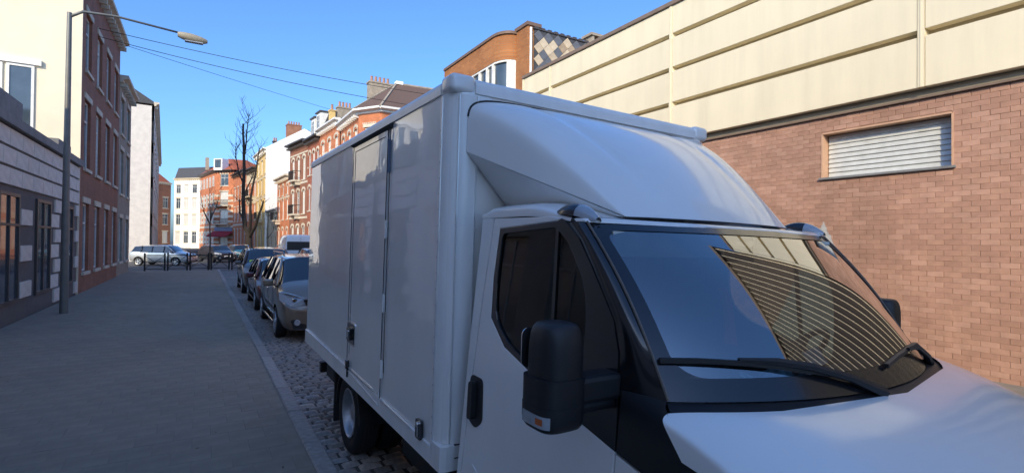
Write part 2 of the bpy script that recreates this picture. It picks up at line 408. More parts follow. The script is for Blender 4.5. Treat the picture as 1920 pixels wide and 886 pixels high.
for z in (1.24, .72, .26): hinge(1.02, z, z+.12, T['post'])
b = MB(); b.prism(round_poly([(1.73, .335), (1.97, .335), (1.97, .525), (1.73, .525)], .02), lambda y, z, t: (t, y, z), -.010, -.003)
hd = P(b, 'door_handle', T['chrome'], door)
b = MB(); b.prism(round_poly([(1.745, .35), (1.955, .35), (1.955, .51), (1.745, .51)], .015), lambda y, z, t: (t, y, z), -.0125, -.0095)
b.prism(round_poly([(1.80, .38), (1.90, .38), (1.90, .48), (1.80, .48)], .012), lambda y, z, t: (t, y, z), -.034, -.012)
P(b, 'handle_recess', T['gblack'], door)
b = MB(); b.prism(round_poly([(1.825, .40), (1.875, .40), (1.875, .46), (1.825, .46)], .01), lambda y, z, t: (t, y, z), -.040, -.033); P(b, 'lock_plate', T['chrome'], door)
b = MB(); b.box(-.03, -.003, 1.88, 1.935, .12, .2); b.box(-.022, -.003, 1.898, 1.915, .05, .12); P(b, 'door_bolt', T['gblack'], door, bevel=.008)
b = MB(); b.prism(round_poly([(.245, .085), (.325, .085), (.325, .195), (.245, .195)], .015), lambda y, z, t: (t, y, z), -.02, -.003); lt = P(b, 'side_latch', T['gblack'])
b = MB(); b.prism(round_poly([(.268, .10), (.285, .10), (.285, .178), (.268, .178)], .004), lambda y, z, t: (t, y, z), -.026, -.019); b.tube([(-.02, .285, .17), (-.03, .285, .17)], .016, 12); P(b, 'latch_lever', T['chrome'], lt)

# --- wind deflector above the cab
def fairing(u, v):
    q = -1 + 2*u; s = math.copysign(abs(q)**.8, q)
    y = -.875*v
    w = .965 - .345*v; cz = 1.72 - .362*v
    tz = 1.358 + .667*max(0, 1-v**1.45)**.93
    n = 8.5 - 4.3*v
    a = math.pi*(1-u)
    cx = math.copysign(abs(math.cos(a))**(2/n), math.cos(a)); szz = max(0, math.sin(a))**(2/n)
    x = 1.06 + w*cx
    yy = y - .075*math.sin(math.pi*min(1, v*1.0))*szz*0 - (.085*v)*(1-abs(cx)**2)
    # shallow swages pressed in each side of the crown
    d = 0
    for c in (.60, -.60): d += .014*math.exp(-((cx-c)/.055)**2)*math.sin(math.pi*min(1, max(0, v*1.02)))**.7
    z = cz + max(.004, tz-cz)*szz - d*szz
    return (x, yy-.004, z)
b = MB(); b.grid(fairing, 72, 30)
fa = P(b, 'wind_deflector', T['fair'], smooth=True)
for s in (-1, 1):
    b = MB()
    A = (1.06+s*.9655, -.003, 1.7195); Bp = (1.06+s*.6355, -.879, 1.3575); Cc = (1.06+s*.70, -.004, 1.44)
    b.face([A, Bp, Cc]); b.face([Bp, (1.06+s*.45, -.90, 1.356), (1.06+s*.45, -.004, 1.44), Cc])
    P(b, 'deflector_underside', T['fair'], fa)
b = MB(); pts = [fairing(k/24, 0.0) for k in range(25)]
b.tube([(x, y-.002, z+.004) for x, y, z in pts[1:-1]], .006, 6); P(b, 'deflector_seal', T['seam'], fa)
b = MB(); pts = []
for k in range(21):
    u = .5; q = -1+2*k/20; pts.append((1.06+.63*q, -.879-.085*(1-q*q), 1.357))
b.tube(pts, .003, 6); P(b, 'deflector_foot_seal', T['rubber'], fa)

# --- cab
def SP(y, z, t=0): return (.05 + .075*z + t, y, z)
CX_ = 1.06
def mirror_x(p): return (2*CX_-p[0], p[1], p[2])
Dsh = [(-.234,1.352),(-.725,1.350),(-.821,1.331),(-.916,1.26),(-1.01,1.149),(-1.148,.968),(-1.186,.863),(-1.2,.684),(-1.205,.530)]
Drear = [(-.234,1.352),(-.19,.939),(-.150,.439),(-.140,.163),(-.130,-.12)]
belt = [(-1.205,.530),(-1.025,.567),(-.63,.684),(-.438,.74),(-.289,.857),(-.277,1.055),(-.295,1.301),(-.766,1.330),(-.79,1.340)]
doorpoly = [(-.234,1.352)] + Drear[1:] + [(-1.2,-.12)] + belt + [(-.725,1.350)]
glass = [(-.327,1.275),(-.757,1.302),(-.845,1.245),(-.95,1.115),(-.995,1.0),(-1.0,.80),(-.985,.605),(-.64,.712),(-.455,.765),(-.325,.868),(-.312,1.055)]
glass = round_poly(glass, [.03,.03,.1,.1,.1,.1,.03,.1,.1,.1,.1], 3)
blackpoly = [belt[i] for i in range(len(belt))] + Dsh[2:-1]
def holed(mb, outer, hole, fm, t0, t1):
    pts = outer + hole; tri = tessellate_polygon([[Vector((a, c, 0)) for a, c in outer], [Vector((a, c, 0)) for a, c in hole]])
    n = len(pts); vs = [fm(a, c, t0) for a, c in pts] + [fm(a, c, t1) for a, c in pts]
    fs = [tuple(t) for t in tri] + [tuple(n+i for i in reversed(t)) for t in tri]
    no = len(outer)
    fs += [(i, (i+1) % no, n+(i+1) % no, n+i) for i in range(no)]
    m = len(hole); fs += [(no+i, no+(i+1) % m, n+no+(i+1) % m, n+no+i) for i in range(m)]
    mb.add(vs, fs)
Rear = [(-.100,1.352),(-.107,1.30),(-.09,.70),(-.086,-.12)]
for flip in (False, True):
    fm = (lambda y, z, t: mirror_x(SP(y, z, t))) if flip else SP
    b = MB(); b.prism(doorpoly, fm, 0, .03); dr = P(b, 'cab_door', T['paint'], bevel=.004)
    b = MB(); holed(b, blackpoly, glass, fm, .001, .028); P(b, 'door_frame', T['gblack'], dr, bevel=.003)
    b = MB(); b.prism(glass, fm, .012, .016); P(b, 'side_window', T['sideglass'], dr)
    b = MB(); b.prism([(-.755,1.30),(-.775,1.30),(-.812,.66),(-.79,.67)], fm, .005, .02); P(b, 'window_divider', T['gblack'], dr)
    b = MB(); b.prism(round_poly([(-.14,.45),(-.15,.55),(-.275,.55),(-.305,.35),(-.24,.30),(-.155,.33)], .03), fm, -.004, .01)
    hdl = P(b, 'handle', T['black'], dr, bevel=.004)
    b = MB(); b.prism(round_poly([(-.175,.52),(-.215,.53),(-.235,.345),(-.19,.34)], .015), fm, -.03, -.003); P(b, 'grip', T['black'], hdl, bevel=.006)
    strip = [(-.106,1.356)] + Rear[1:] + [(-.120,-.12),(-.131,.163),(-.140,.439),(-.180,.939),(-.222,1.356)]
    b = MB(); b.prism(strip, fm, .001, .03); P(b, 'cab_rear_pillar', T['paint'], bevel=.004)
    b = MB(); holed(b, [(-.10,1.352),(-.09,-.1),(-1.22,-.1),(-1.222,.66),(-1.15,.99),(-1.0,1.2),(-.82,1.345)], glass, fm, .032, .036); P(b, 'door_aperture', T['seam'])
    b = MB(); b.prism([(-.2,.095),(-.25,.13),(-.5,.02),(-.5,.01),(-.26,.11)], fm, -.003, .004); P(b, 'door_swage', T['paint'], dr)
# roof
def sm(a): a = max(0, min(1, a)); return a*a*(3-2*a)
def yfront(q): return -.937 - .10*(1-q*q)
def roof(u, v):
    a = math.pi*(1-u); c = math.cos(a); s_ = math.sin(a); n = 5.5
    q = math.copysign(abs(c)**(2/n), c); h = max(0, s_)**(2/n)
    y = -.10 + (yfront(q)+.10)*v
    s = sm((-.50-y)/.48)
    ze = 1.357 - .036*s; cr = .078*(1-s) + .018*s
    w = .908 - .008*s
    y0 = sm((-.10-y)/.12)
    if v > .999: return (CX_ + .897*q, yfront(q*.995)-.004, 1.3215)
    if v > .94: y = -.10 + (yfront(q)+.10)*.992
    return (CX_ + w*q, y, ze + cr*h*(.45+.55*y0))
b = MB(); b.grid(roof, 60, 24); P(b, 'cab_roof', T['paint'], smooth=True)
# windscreen surface
REAR = [(.096,-1.418),(.198,-1.475),(.325,-1.534),(.628,-1.622),(.79,-1.66),(1.06,-1.69)]
def yrear(x):
    q = (x-CX_)/.964
    return -1.685 + .19*q*q + .08*q**4
def ws(u, v, off=0):
    q = -1+2*u
    xt = CX_ + .893*q; yt = yfront(q)+.002; zt = 1.320 + .004*(1-q*q)
    xb = CX_ + .912*q; yb = yrear(xb)*.55 + .45*(-1.36-.30*(1-q*q)) + .035; zb = .742
    bl = .030*math.sin(math.pi*v)
    return Vector((xb+(xt-xb)*v, yb+(yt-yb)*v - bl*.75 - off*.7, zb+(zt-zb)*v + bl*.65 + off*.7))
b = MB(); b.grid(lambda u, v: ws(u, v), 32, 16); wsc = P(b, 'windscreen', T['windscreen'], smooth=True)
b = MB(); N = 40
def fr(u0, u1, v0, v1, nu, nv): b.grid(lambda u, v: ws(u0+(u1-u0)*u, v0+(v1-v0)*v, .003), nu, nv)
fr(0, 1, 0, .10, 32, 3); fr(0, 1, .945, 1, 32, 2); fr(0, .030, .10, .945, 2, 12); fr(.970, 1, .10, .945, 2, 12)
for cu, su in ((.030, 1), (.970, -1)):
    for cv, sv, rv in ((.10, 1, .11), (.945, -1, .08)):
        arc = [ws(cu + su*.05*(1-math.sin(t)), cv + sv*rv*(1-math.cos(t)), .003) for t in [math.pi/2*k/6 for k in range(7)]]
        for p, q in zip(arc, arc[1:]): b.face([ws(cu, cv, .003), p, q])
P(b, 'windscreen_border', T['gblack'], wsc, smooth=True)
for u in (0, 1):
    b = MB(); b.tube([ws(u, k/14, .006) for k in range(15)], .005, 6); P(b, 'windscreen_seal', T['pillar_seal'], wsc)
# A pillars: from the door gap to the glass edge
def Dz(z):
    for (ya, za), (yb, zb) in zip(Dsh[1:], Dsh[2:]):
        if za >= z >= zb: return ya + (yb-ya)*(za-z)/(za-zb)
    return -1.205
def apillar(u, v, flip):
    z = 1.322 + (.742-1.322)*v
    a = Vector(SP(Dz(min(z, 1.34))-.008, z)); c = ws(0, 1-v, .001)
    p = a + (c-a)*u; k = math.sin(math.pi*u)*.022*(1-v**5); p += Vector((-k, -k*.8, 0))
    return mirror_x(p) if flip else p
# wing panel (black) between pillar, door and bonnet, and white wing under it
HL = [(.096,-1.418,.735),(.068,-1.462,.695),(.060,-1.505,.625),(.058,-1.56,.600),(.056,-1.75,.575),(.056,-2.02,.53)]
BLt = [(-1.213,.742),(-1.213,.70),(-1.213,.64),(-1.213,.58),(-1.213,.524)]
def hood_edge(t):
    i = min(int(t), len(HL)-2); f = t-i; a, c = Vector(HL[i]), Vector(HL[i+1]); return a+(c-a)*f
beltF = lambda y: .530 - .19*(-1.205-y)
for flip in (False, True):
    b = MB(); b.grid(lambda u, v: apillar(u, v, flip), 6, 24); P(b, 'windscreen_pillar', T['gblack'], smooth=True)
    mx = mirror_x if flip else (lambda p: p)
    b = MB()
    top = [Vector(SP(-1.213, .742)), ws(0, 0, .0), Vector((.11,-1.40,.738)), Vector(HL[0])]
    rows = [top]
    for k, t in enumerate((1, 2, 3)):
        z = (.69, .625, .57)[k]
        a = Vector(SP(-1.213, z)); c = Vector(HL[t]); rows.append([a + (c-a)*f for f in (0, .4, .75, 1)])
    ye = [-1.213, -1.33, -1.45, -1.56]
    rows.append([Vector(SP(y, beltF(y)+.004)) for y in ye])
    nr = len(rows)
    b.add([mx(p) for r in rows for p in r], [(j*4+i, j*4+i+1, j*4+i+5, j*4+i+4) for j in range(nr-1) for i in range(3)])
    b.add([mx(p) for p in (Vector(HL[3]), Vector(HL[4]), Vector(HL[5]), Vector(SP(-2.02, beltF(-2.02)+.004)), Vector(SP(-1.75, beltF(-1.75)+.004)), Vector(SP(-1.56, beltF(-1.56)+.004)))], [(0,1,4,5),(1,2,3,4)])
    P(b, 'black_wing_panel', T['black'], smooth=True, angle=40)
    fm = (lambda y, z, t: mirror_x(SP(y, z, t))) if flip else SP
    arch = [(-1.52+.43*math.cos(a), -.36+.43*math.sin(a)) for a in [math.pi*k/12 for k in range(13)]]
    poly = [(-1.213, beltF(-1.213)-.004), (-1.213, -.3)] + [p for p in arch if -1.205 > p[0]] + [(-2.06, -.3), (-2.06, beltF(-2.06)-.004)]
    poly = [(-1.213, beltF(-1.213)-.004), (-1.213, -.05)] + [p for p in arch if p[1] > -.05 and p[0] < -1.22] + [(-1.96, -.3), (-2.06, -.3), (-2.06, beltF(-2.06)-.004)]
    b = MB(); b.prism(poly, fm, 0, .03); P(b, 'front_wing', T['paint'])
    # door mirror
    def mm(p): return mx(p)
    b = MB()
    def mirror_part(z0, z1, x0, x1, y0, y1, r, tp):
        rings = []; n = 28
        lv = {2: [(0, 1), (.35, 1), (.6, .985), (.78, .94), (.90, .86), (.97, .74), (1, .58)], 1: [(0, .99), (1, .99)], 0: [(0, .78), (.06, .88), (.2, .96), (.45, 1), (1, 1)]}[tp]
        out = round_poly([(x0, y0), (x1, y0), (x1, y1), (x0, y1)], r, 6); cx, cy = (x0+x1)/2, (y0+y1)/2
        vs = []; m = len(out)
        for f, s in lv: vs += [mm((cx+(x-cx)*s, cy+(y-cy)*s, z0+(z1-z0)*f)) for x, y in out]
        fs = [(j*m+i, j*m+(i+1) % m, (j+1)*m+(i+1) % m, (j+1)*m+i) for j in range(len(lv)-1) for i in range(m)]
        fs += [tuple(range(m)), tuple((len(lv)-1)*m+i for i in range(m))]
        b.add(vs, fs)
    mirror_part(.795, .974, -.198, -.036, -1.212, -1.05, .065, 2)
    mr_ = P(b, 'door_mirror', T['black'], smooth=True, angle=50)
    b = MB(); mirror_part(.704, .800, -.211, -.03, -1.218, -1.045, .06, 1); P(b, 'mirror_band', T['black'], mr_, smooth=True, angle=50)
    b = MB(); mirror_part(.632, .712, -.212, -.036, -1.22, -1.045, .06, 0); P(b, 'mirror_base', T['black'], mr_, smooth=True, angle=50)
    b = MB()
    b.obox(mm((.022, -1.160, .752)), (.098, 0, 0), (0, .048, 0), (0, 0, .046)); b.obox(mm((.03, -1.15, .690)), (.088, 0, 0), (0, .036, 0), (0, 0, .022))
    P(b, 'mirror_arm', T['black'], mr_, bevel=.018, smooth=False)
    out = round_poly([(-.212, -1.22), (-.036, -1.22), (-.036, -1.045), (-.212, -1.045)], .06, 10); cx, cy = -.124, -1.1325
    def corner_lens(x1, y1, k0, k1, z0, z1):
        pl = [(x, y) for x, y in out if x < x1 and y < y1]; pl.sort(key=lambda p: math.atan2(p[1]-cy, p[0]-cx) % (2*math.pi))
        o_ = [(cx+(x-cx)*k1, cy+(y-cy)*k1) for x, y in pl]; i_ = [(cx+(x-cx)*k0, cy+(y-cy)*k0) for x, y in pl]
        b = MB(); b.prism(o_ + i_[::-1], lambda x, y, t: mm((x, y, t)), z0, z1); return b
    ts = P(corner_lens(-.190, -1.08, .95, 1.012, .652, .690), 'turn_signal', T['clear'], mr_, smooth=True, angle=35)
    P(corner_lens(-.203, -1.15, .96, 1.016, .662, .682), 'amber_bulb', T['amber'], ts, smooth=True, angle=35)
    b = MB(); b.prism(round_poly([(-.195, .81), (-.06, .81), (-.06, .945), (-.195, .945)], .03), lambda x, z, t: mm((x, t, z)), -1.0445, -1.040); P(b, 'mirror_glass', T['chrome'], mr_)
    # roof marker lamps
    def lampdome(t0, t1, grow, drop):
        def fn(u, v):
            t = t0+(t1-t0)*v; a = math.pi*u
            w = (.057*math.sin(math.pi*min(1, .16+.80*t))**.55 + grow)*(1-.18*t); hgt = .052*math.sin(math.pi*min(1, .10+.84*t))**.6 + grow
            base = 1.374 - .040*t*t - drop
            return mm((.205 - w*math.cos(a), -.735 - .232*t, base + hgt*math.sin(a)))
        return fn
    b = MB(); b.grid(lampdome(0, .56, 0, .014), 14, 8); b.grid(lampdome(.5, 1.0, .0015, .048), 14, 8)
    lm = P(b, 'marker_lamp', T['gblack'], smooth=True, angle=60)
    b = MB(); b.grid(lampdome(.53, .985, -.002, .012), 14, 8); P(b, 'lamp_lens', T['clear'], lm, smooth=True)
# bonnet
def hood(u, v):
    a = math.pi*(1-u); c = math.cos(a); s_ = max(0, math.sin(a)); n = 13 - 8.8*min(1, v/.4)
    q = math.copysign(abs(c)**(2/n), c); h = s_**(2/n)
    w = 1.002 - .03*v; x = CX_ + w*q
    zs = .618 - .11*v; zt = .733 - .13*v - .14*v*v + .02*v*(1-q*q)
    yr_ = yrear(max(.096, min(2.02, x))) - .095*(1-h)
    yf = -2.12 - .16*(1-q*q)
    return (x, yr_ + (yf-yr_)*v, zs + (zt-zs)*h)
b = MB(); b.grid(hood, 64, 16); P(b, 'bonnet', T['bonnet'], smooth=True)
b = MB(); b.grid(lambda u, v: tuple(ws(u, 0, -.004)*(1-v) + Vector((CX_+.965*(-1+2*u), yrear(max(.096, min(2.02, CX_+.965*(-1+2*u))))-.03, .712))*v), 32, 2); P(b, 'cowl', T['black'])
# nose, grille, lamps, bumper
b = MB(); b.prism(round_poly([(.105, -1.9), (.13, -2.09), (1.06, -2.275), (1.99, -2.09), (2.015, -1.9)], [0, .1, .6, .1, 0], 6), lambda x, y, t: (x, y, t + (.055*((x-1.06)/.95)**2 if t > .1 else 0)), -.02, .445); P(b, 'nose', T['black'])
b = MB(); b.prism(round_poly([(.05, -1.96), (.2, -2.22), (1.06, -2.36), (1.92, -2.22), (2.07, -1.96)], [0, .1, .6, .1, 0], 6), lambda x, y, t: (x, y, t), -.42, .0); P(b, 'front_bumper', T['black'], bevel=.02)
for s in (-1, 1):
    b = MB(); b.prism(round_poly([(.48, .20), (.80, .17), (.955, .28), (.965, .46), (.86, .45), (.60, .36)], .04), lambda a, z, t, s=s: (CX_+s*a, -2.235 + .20*(a-.48) + .16*max(0, a-.7) - t, z), -.02, .04); P(b, 'headlight', T['clear'], bevel=.012)
b = MB()
for k in range(5): b.obox((CX_, -2.272, .08+k*.075), (.42, 0, 0), (0, .03, 0), (0, 0, .018))
P(b, 'grille', T['gblack'], bevel=.008)
# wiper
WIPE = [(.035, .118), (.13, .150), (.22, .160), (.33, .150), (.43, .125)]
WB = [(.005,.17),(.07,.17),(.135,.16),(.21,.14),(.27,.112),(.33,.085)]
b = MB(); pts = [ws(u, v, .016) for u, v in WB]
for a, c in zip(pts, pts[1:]): b.bar(a, c, .014, .016)
wp = P(b, 'wiper_blade', T['black'])
b = MB(); pa = [ws(.14, .168, .022), ws(.21, .15, .028), ws(.28, .115, .032), ws(.36, .055, .028), ws(.44, -.02, .012)]
b.tube(pa, [.008, .014, .015, .014, .022], 6); P(b, 'wiper_arm', T['black'], wp)
b = MB(); W2 = [(.52,.085),(.60,.11),(.68,.12),(.78,.12),(.86,.10)]; pts = [ws(u, v, .016) for u, v in W2]
for a, c in zip(pts, pts[1:]): b.bar(a, c, .014, .016)
wp2 = P(b, 'wiper_blade', T['black'])
b = MB(); b.tube([ws(.68, .12, .028), ws(.74, .11, .04), ws(.83, .03, .03), ws(.88, -.03, .012)], [.008, .014, .014, .02], 6); P(b, 'wiper_arm', T['black'], wp2)
# cab interior
b = MB(); b.box(.16, 1.96, -.13, -.11, -.1, 1.345); P(b, 'cab_back_wall', T['greytrim'])
b = MB(); b.box(.10, 2.02, -1.9, -.10, -.14, -.10); P(b, 'cab_floor', T['interior'])
b = MB(); b.prism([(-1.36, .69), (-1.25, .70), (-1.12, .62), (-1.08, .40), (-1.2, .0), (-1.36, .0)], lambda y, z, t: (t, y, z), .13, 1.99); dash = P(b, 'dashboard', T['interior'], bevel=.03)
for x in (.55, 1.02, 1.62):
    b = MB(); b.prism(round_poly([(-.75, .25), (-.25, .22), (-.25, .38), (-.75, .42)], .05), lambda y, z, t: (t, y, z), x-.22, x+.22)
    b.prism(round_poly([(-.36, .36), (-.22, .36), (-.14, .98), (-.26, .98)], .05), lambda y, z, t: (t, y, z), x-.22, x+.22)
    st = P(b, 'seat', T['interior'], bevel=.03)
    b = MB(); b.prism(round_poly([(-.26, 1.0), (-.16, 1.0), (-.15, 1.2), (-.24, 1.2)], .03), lambda y, z, t: (t, y, z), x-.13, x+.13); P(b, 'headrest', T['interior'], st, bevel=.03)
b = MB(); n = Vector((0, .8, .6)); cxy = Vector((1.62, -.98, .66))
b.tube([cxy + Vector((.2*math.cos(a), -.2*math.sin(a)*.6, .2*math.sin(a)*.8)) for a in [2*math.pi*k/28 for k in range(29)]], .015, 8)
for a in (0, 2.1, 4.2): b.bar(cxy, cxy + Vector((.19*math.cos(a), -.19*math.sin(a)*.6, .19*math.sin(a)*.8)), .03, .02)
P(b, 'steering_wheel', T['black'])
b = MB(); b.prism(round_poly([(1.0, 1.17), (1.3, 1.17), (1.3, 1.25), (1.0, 1.25)], .02), lambda x, z, t: (x, t, z), -.93, -.90); P(b, 'rear_view_mirror', T['black'])
for xa, xb in ((.25, .95), (1.2, 1.9)):
    b = MB(); b.box(xa, xb, -1.0, -.985, 1.19, 1.29); P(b, 'sun_visor', T['greytrim'])
# running gear
b = MB(); 
for x in (.62, 1.5): b.box(x-.04, x+.04, -1.9, BL-.1, -.18, -.02)
for y in (.3, 1.3, 3.2): b.box(.4, 1.72, y-.05, y+.05, -.16, -.03)
b.box(.15, 1.97, .06, BL-.02, -.03, .06)
P(b, 'chassis_frame', T['dark_metal'])
b = MB(); b.tube([(.3, 2.35, -.40), (1.82, 2.35, -.40)], .07, 10); b.lathe([(-.15, .05), (-.12, .16), (.12, .16), (.15, .05)], 'x', (1.06, 2.35, -.40), 16); P(b, 'rear_axle', T['dark_metal'])
b = MB(); b.box(.28, .55, .55, 1.35, -.45, -.05); P(b, 'battery_box', T['dark_metal'], bevel=.03)
b = MB(); b.tube([(1.5, .3, -.3), (1.5, 1.5, -.3)], .2, 16); P(b, 'fuel_tank', T['dark_metal'])
def wheel(x, y, z, s, rr=.37, wd=.2, dish=.1):
    prof = [(0.01, .225), (0, .25), (-.012, .30), (-.006, rr-.035), (.02, rr-.006), (.06, rr), (wd-.06, rr), (wd-.02, rr-.006), (wd, rr-.04), (wd, .24)]
    b = MB(); b.lathe([(a*s, r) for a, r in prof], 'x', (0, 0, 0), 40)
    t = P(b, 'wheel', T['rubber'], smooth=True, angle=40); t.location = (x, y, HB+z)
    g = MB()
    for k in range(4): g.lathe([(s*(.05+.033*k), rr+.0004), (s*(.056+.033*k), rr+.0012), (s*(.062+.033*k), rr+.0004)], 'x', (0, 0, 0), 40)
    P(g, 'tread_groove', T['seam'], t)
    r_ = MB(); r_.lathe([(a*s, r) for a, r in [(.0, .226), (-.004, .215), (.012, .205), (dish*.5, .196), (dish*.7, .19), (dish, .16), (dish+.005, .10), (dish-.03, .085), (dish-.06, .07), (dish-.065, .0)]], 'x', (0, 0, 0), 40)
    rim = P(r_, 'rim', T['steel'], t, smooth=True, angle=30)
    n_ = MB()
    for k in range(6):
        a = 2*math.pi*k/6; n_.tube([(s*(dish+.004), .125*math.cos(a), .125*math.sin(a)), (s*(dish-.028), .125*math.cos(a), .125*math.sin(a))], .014, 6)
    P(n_, 'wheel_nut', T['dark_metal'], rim)
    h = MB()
    for k in range(6):
        a = 2*math.pi*(k+.5)/6; h.tube([(s*(dish-.001), .165*math.cos(a), .165*math.sin(a)), (s*(dish-.0035), .165*math.cos(a), .165*math.sin(a))], .02, 10)
    P(h, 'rim_hole', T['seam'], rim)
GZ = .365 - HB
for s, x in ((1, .125), (1, .37), (-1, BW-.125), (-1, BW-.37)): wheel(x, 2.35, GZ, s)
for s, x in ((1, .14), (-1, BW-.14)): wheel(x, -1.50, GZ+.01, s, dish=.04)
for xa, xb in ((.10, .56), (1.56, 2.02)):
    b = MB(); b.box(xa, xb, 2.80, 2.835, -.62, -.12); P(b, 'mudflap', T['rubber'])
b = MB(); b.prism([(2.35+.43*math.cos(a), -.40+.41*math.sin(a)) for a in [math.pi*k/14 for k in range(15)]] + [(2.35+.40*math.cos(a), -.40+.38*math.sin(a)) for a in [math.pi*k/14 for k in range(14, -1, -1)]], lambda y, z, t: (t, y, z), .11, .58); P(b, 'mudguard', T['rubber'])
b = MB(); b.box(.10, .40, 2.86, 3.20, -.25, -.02); tb = P(b, 'tool_box', T['dark_metal'], bevel=.012)
b = MB(); b.box(.092, .104, 3.02, 3.16, -.10, -.03); P(b, 'reflector', T['red_lens'], tb)
b = MB(); b.box(.09, .14, .60, .70, -.11, -.055); P(b, 'side_marker', T['amber'], bevel=.01)
b = MB(); b.box(.16, 1.96, BL-.12, BL-.04, -.36, -.24); P(b, 'rear_bumper_bar', T['dark_metal'])
# things lying in the cab, seen through the windscreen (truck coordinates -> world)
tm = Matrix.LocRotScale(tbase, TRot.to_quaternion(), None)
def in_cab(mb, name, m, label, cat, **k):
    o = mb.build(name, m, None, **k); o.matrix_world = tm @ Matrix.Translation((0, 0, HB)); return tag(o, label, cat)
b = MB(); b.grid(lambda u, v: (.62+.32*u+.05*v, -1.42+.2*v, .715+.02*math.sin(7*u+2*v)+.018*math.sin(11*v)), 14, 10)
T['cloth'] = mk('blue_white_patterned_cloth', (.22,.40,.55), .8, var=.75, scale=26)
in_cab(b, 'cloth', T['cloth'], 'blue and white patterned cloth lying on the dashboard behind the windscreen', 'cloth', solid=.006)
b = MB(); b.tube([(.97,-.98,1.05), (.985,-1.0,.96), (.975,-1.02,.86), (.95,-1.04,.79)], [.02,.024,.026,.035], 8)
in_cab(b, 'lanyard', mk('red_fabric', (.5,.03,.03), .7), 'red fabric strap hanging behind the windscreen', 'strap')
b = MB(); b.obox((1.02, -1.38, .80), (.055, 0, .008), (0, .004, 0), (0, .02, .028)); in_cab(b, 'card', mk('white_paper', (.7,.7,.68), .6), 'small white card standing on the dashboard', 'card')

# ------------------------------------------------------------------ warehouse wall on the right
WX = 9.5
wh = thing('warehouse', 'cream clad warehouse above a pinkish brick base, across the road behind the truck', 'warehouse', (WX, 8.17, 0))
YN, YF = 1.95, 14.58
WY0, WY1, WZ0, WZ1 = 3.0, 4.84, 3.20, 3.98
def WH(mb, name, m, parent=None, **k):
    return mb.build(name, m, parent or wh, **k)
lx = lambda y: y-8.17
T['mortar'] = mk('pale_mortar', (.42,.26,.18), .95, var=.15, scale=4)
T['clad'] = mk('cream_cladding', (.78,.69,.49), .7, var=.04, scale=1.1, bump=.0015, bscale=25)
T['cladback'] = mk('shade_olive_groove', (.42,.36,.24), .9, var=.1)  # overhang shadow in the grooves put into this darker olive
T['coping'] = mk('brown_coping', (.2,.145,.11), .7)
b = MB(); b.box(.30, 11.0, lx(YN), lx(YF), 0, 7.45); b.box(.004, .30, lx(WY1)+.01, lx(YF), 0, 7.45); b.box(.004, .30, lx(YN), lx(WY0)-.01, 0, 7.45)
b.box(.004, .30, lx(WY0)-.01, lx(WY1)+.01, 0, WZ0-.01); b.box(.004, .30, lx(WY0)-.01, lx(WY1)+.01, WZ1+.01, 7.45); WH(b, 'wall', T['mortar'])
# brick skin with a window opening
bv, bf = slab_mesh(.2, .079, .02, .003, None)
bw, bh = .2085, .080
bm_ = []
for i, c in enumerate([(.42,.24,.165), (.375,.21,.145), (.445,.26,.185), (.40,.225,.158)]):
    bm_.append(mk('pink_brick', c, .8, var=.10, scale=9, rnd=.05))
def add_paint(m, col):      # old grey paint in the shape of a spike, fixed to the wall
    n = m.node_tree.nodes; l = m.node_tree.links; b = n['Principled BSDF']
    ge = n.new('ShaderNodeNewGeometry'); sp = n.new('ShaderNodeSeparateXYZ'); l.new(ge.outputs['Position'], sp.inputs[0])
    def math_(op, a, c):
        x = n.new('ShaderNodeMath'); x.operation = op
        for i, v in enumerate((a, c)):
            if isinstance(v, (int, float)): x.inputs[i].default_value = v
            elif v is not None: l.new(v, x.inputs[i])
        return x.outputs[0]
    nz = n.new('ShaderNodeTexNoise'); nz.inputs['Scale'].default_value = 9; l.new(ge.outputs['Position'], nz.inputs['Vector'])
    half = math_('MULTIPLY', math_('SUBTRACT', 2.44, sp.outputs[2]), .46)
    d = math_('SUBTRACT', half, math_('ABSOLUTE', math_('SUBTRACT', sp.outputs[1], 4.82), None))
    d = math_('ADD', d, math_('MULTIPLY', math_('SUBTRACT', nz.outputs['Fac'], .5), .10))
    mr = n.new('ShaderNodeMapRange'); mr.inputs['From Min'].default_value = 0; mr.inputs['From Max'].default_value = .02; mr.inputs['To Max'].default_value = .85; l.new(d, mr.inputs['Value'])
    src = b.inputs['Base Color'].links[0].from_socket; mx = n.new('ShaderNodeMixRGB'); mx.inputs[2].default_value = (*col, 1)
    l.new(mr.outputs[0], mx.inputs[0]); l.new(src, mx.inputs[1]); l.new(mx.outputs[0], b.inputs['Base Color'])
def add_weather(m, lo=.82, hi=1.06, sc=(.9,.9,.16)):    # rain streaks and uneven fading
    n = m.node_tree.nodes; l = m.node_tree.links; b = n['Principled BSDF']
    ge = n.new('ShaderNodeNewGeometry'); mp = n.new('ShaderNodeMapping'); mp.inputs['Scale'].default_value = sc; l.new(ge.outputs['Position'], mp.inputs[0])
    nz = n.new('ShaderNodeTexNoise'); nz.inputs['Scale'].default_value = 2.2; nz.inputs['Detail'].default_value = 7; nz.inputs['Roughness'].default_value = .62; l.new(mp.outputs[0], nz.inputs['Vector'])
    mr = n.new('ShaderNodeMapRange'); mr.inputs['From Min'].default_value = .3; mr.inputs['From Max'].default_value = .62; mr.inputs['To Min'].default_value = lo; mr.inputs['To Max'].default_value = hi; l.new(nz.outputs['Fac'], mr.inputs['Value'])
    src = b.inputs['Base Color'].links[0].from_socket; vm = n.new('ShaderNodeVectorMath'); vm.operation = 'SCALE'; l.new(src, vm.inputs[0]); l.new(mr.outputs[0], vm.inputs['Scale']); l.new(vm.outputs[0], b.inputs['Base Color'])
for m in bm_ + [T['mortar']]: add_weather(m, .80, 1.08, (.5, .5, .4)); add_paint(m, (.42,.44,.43) if m is not T['mortar'] else (.24,.24,.23))
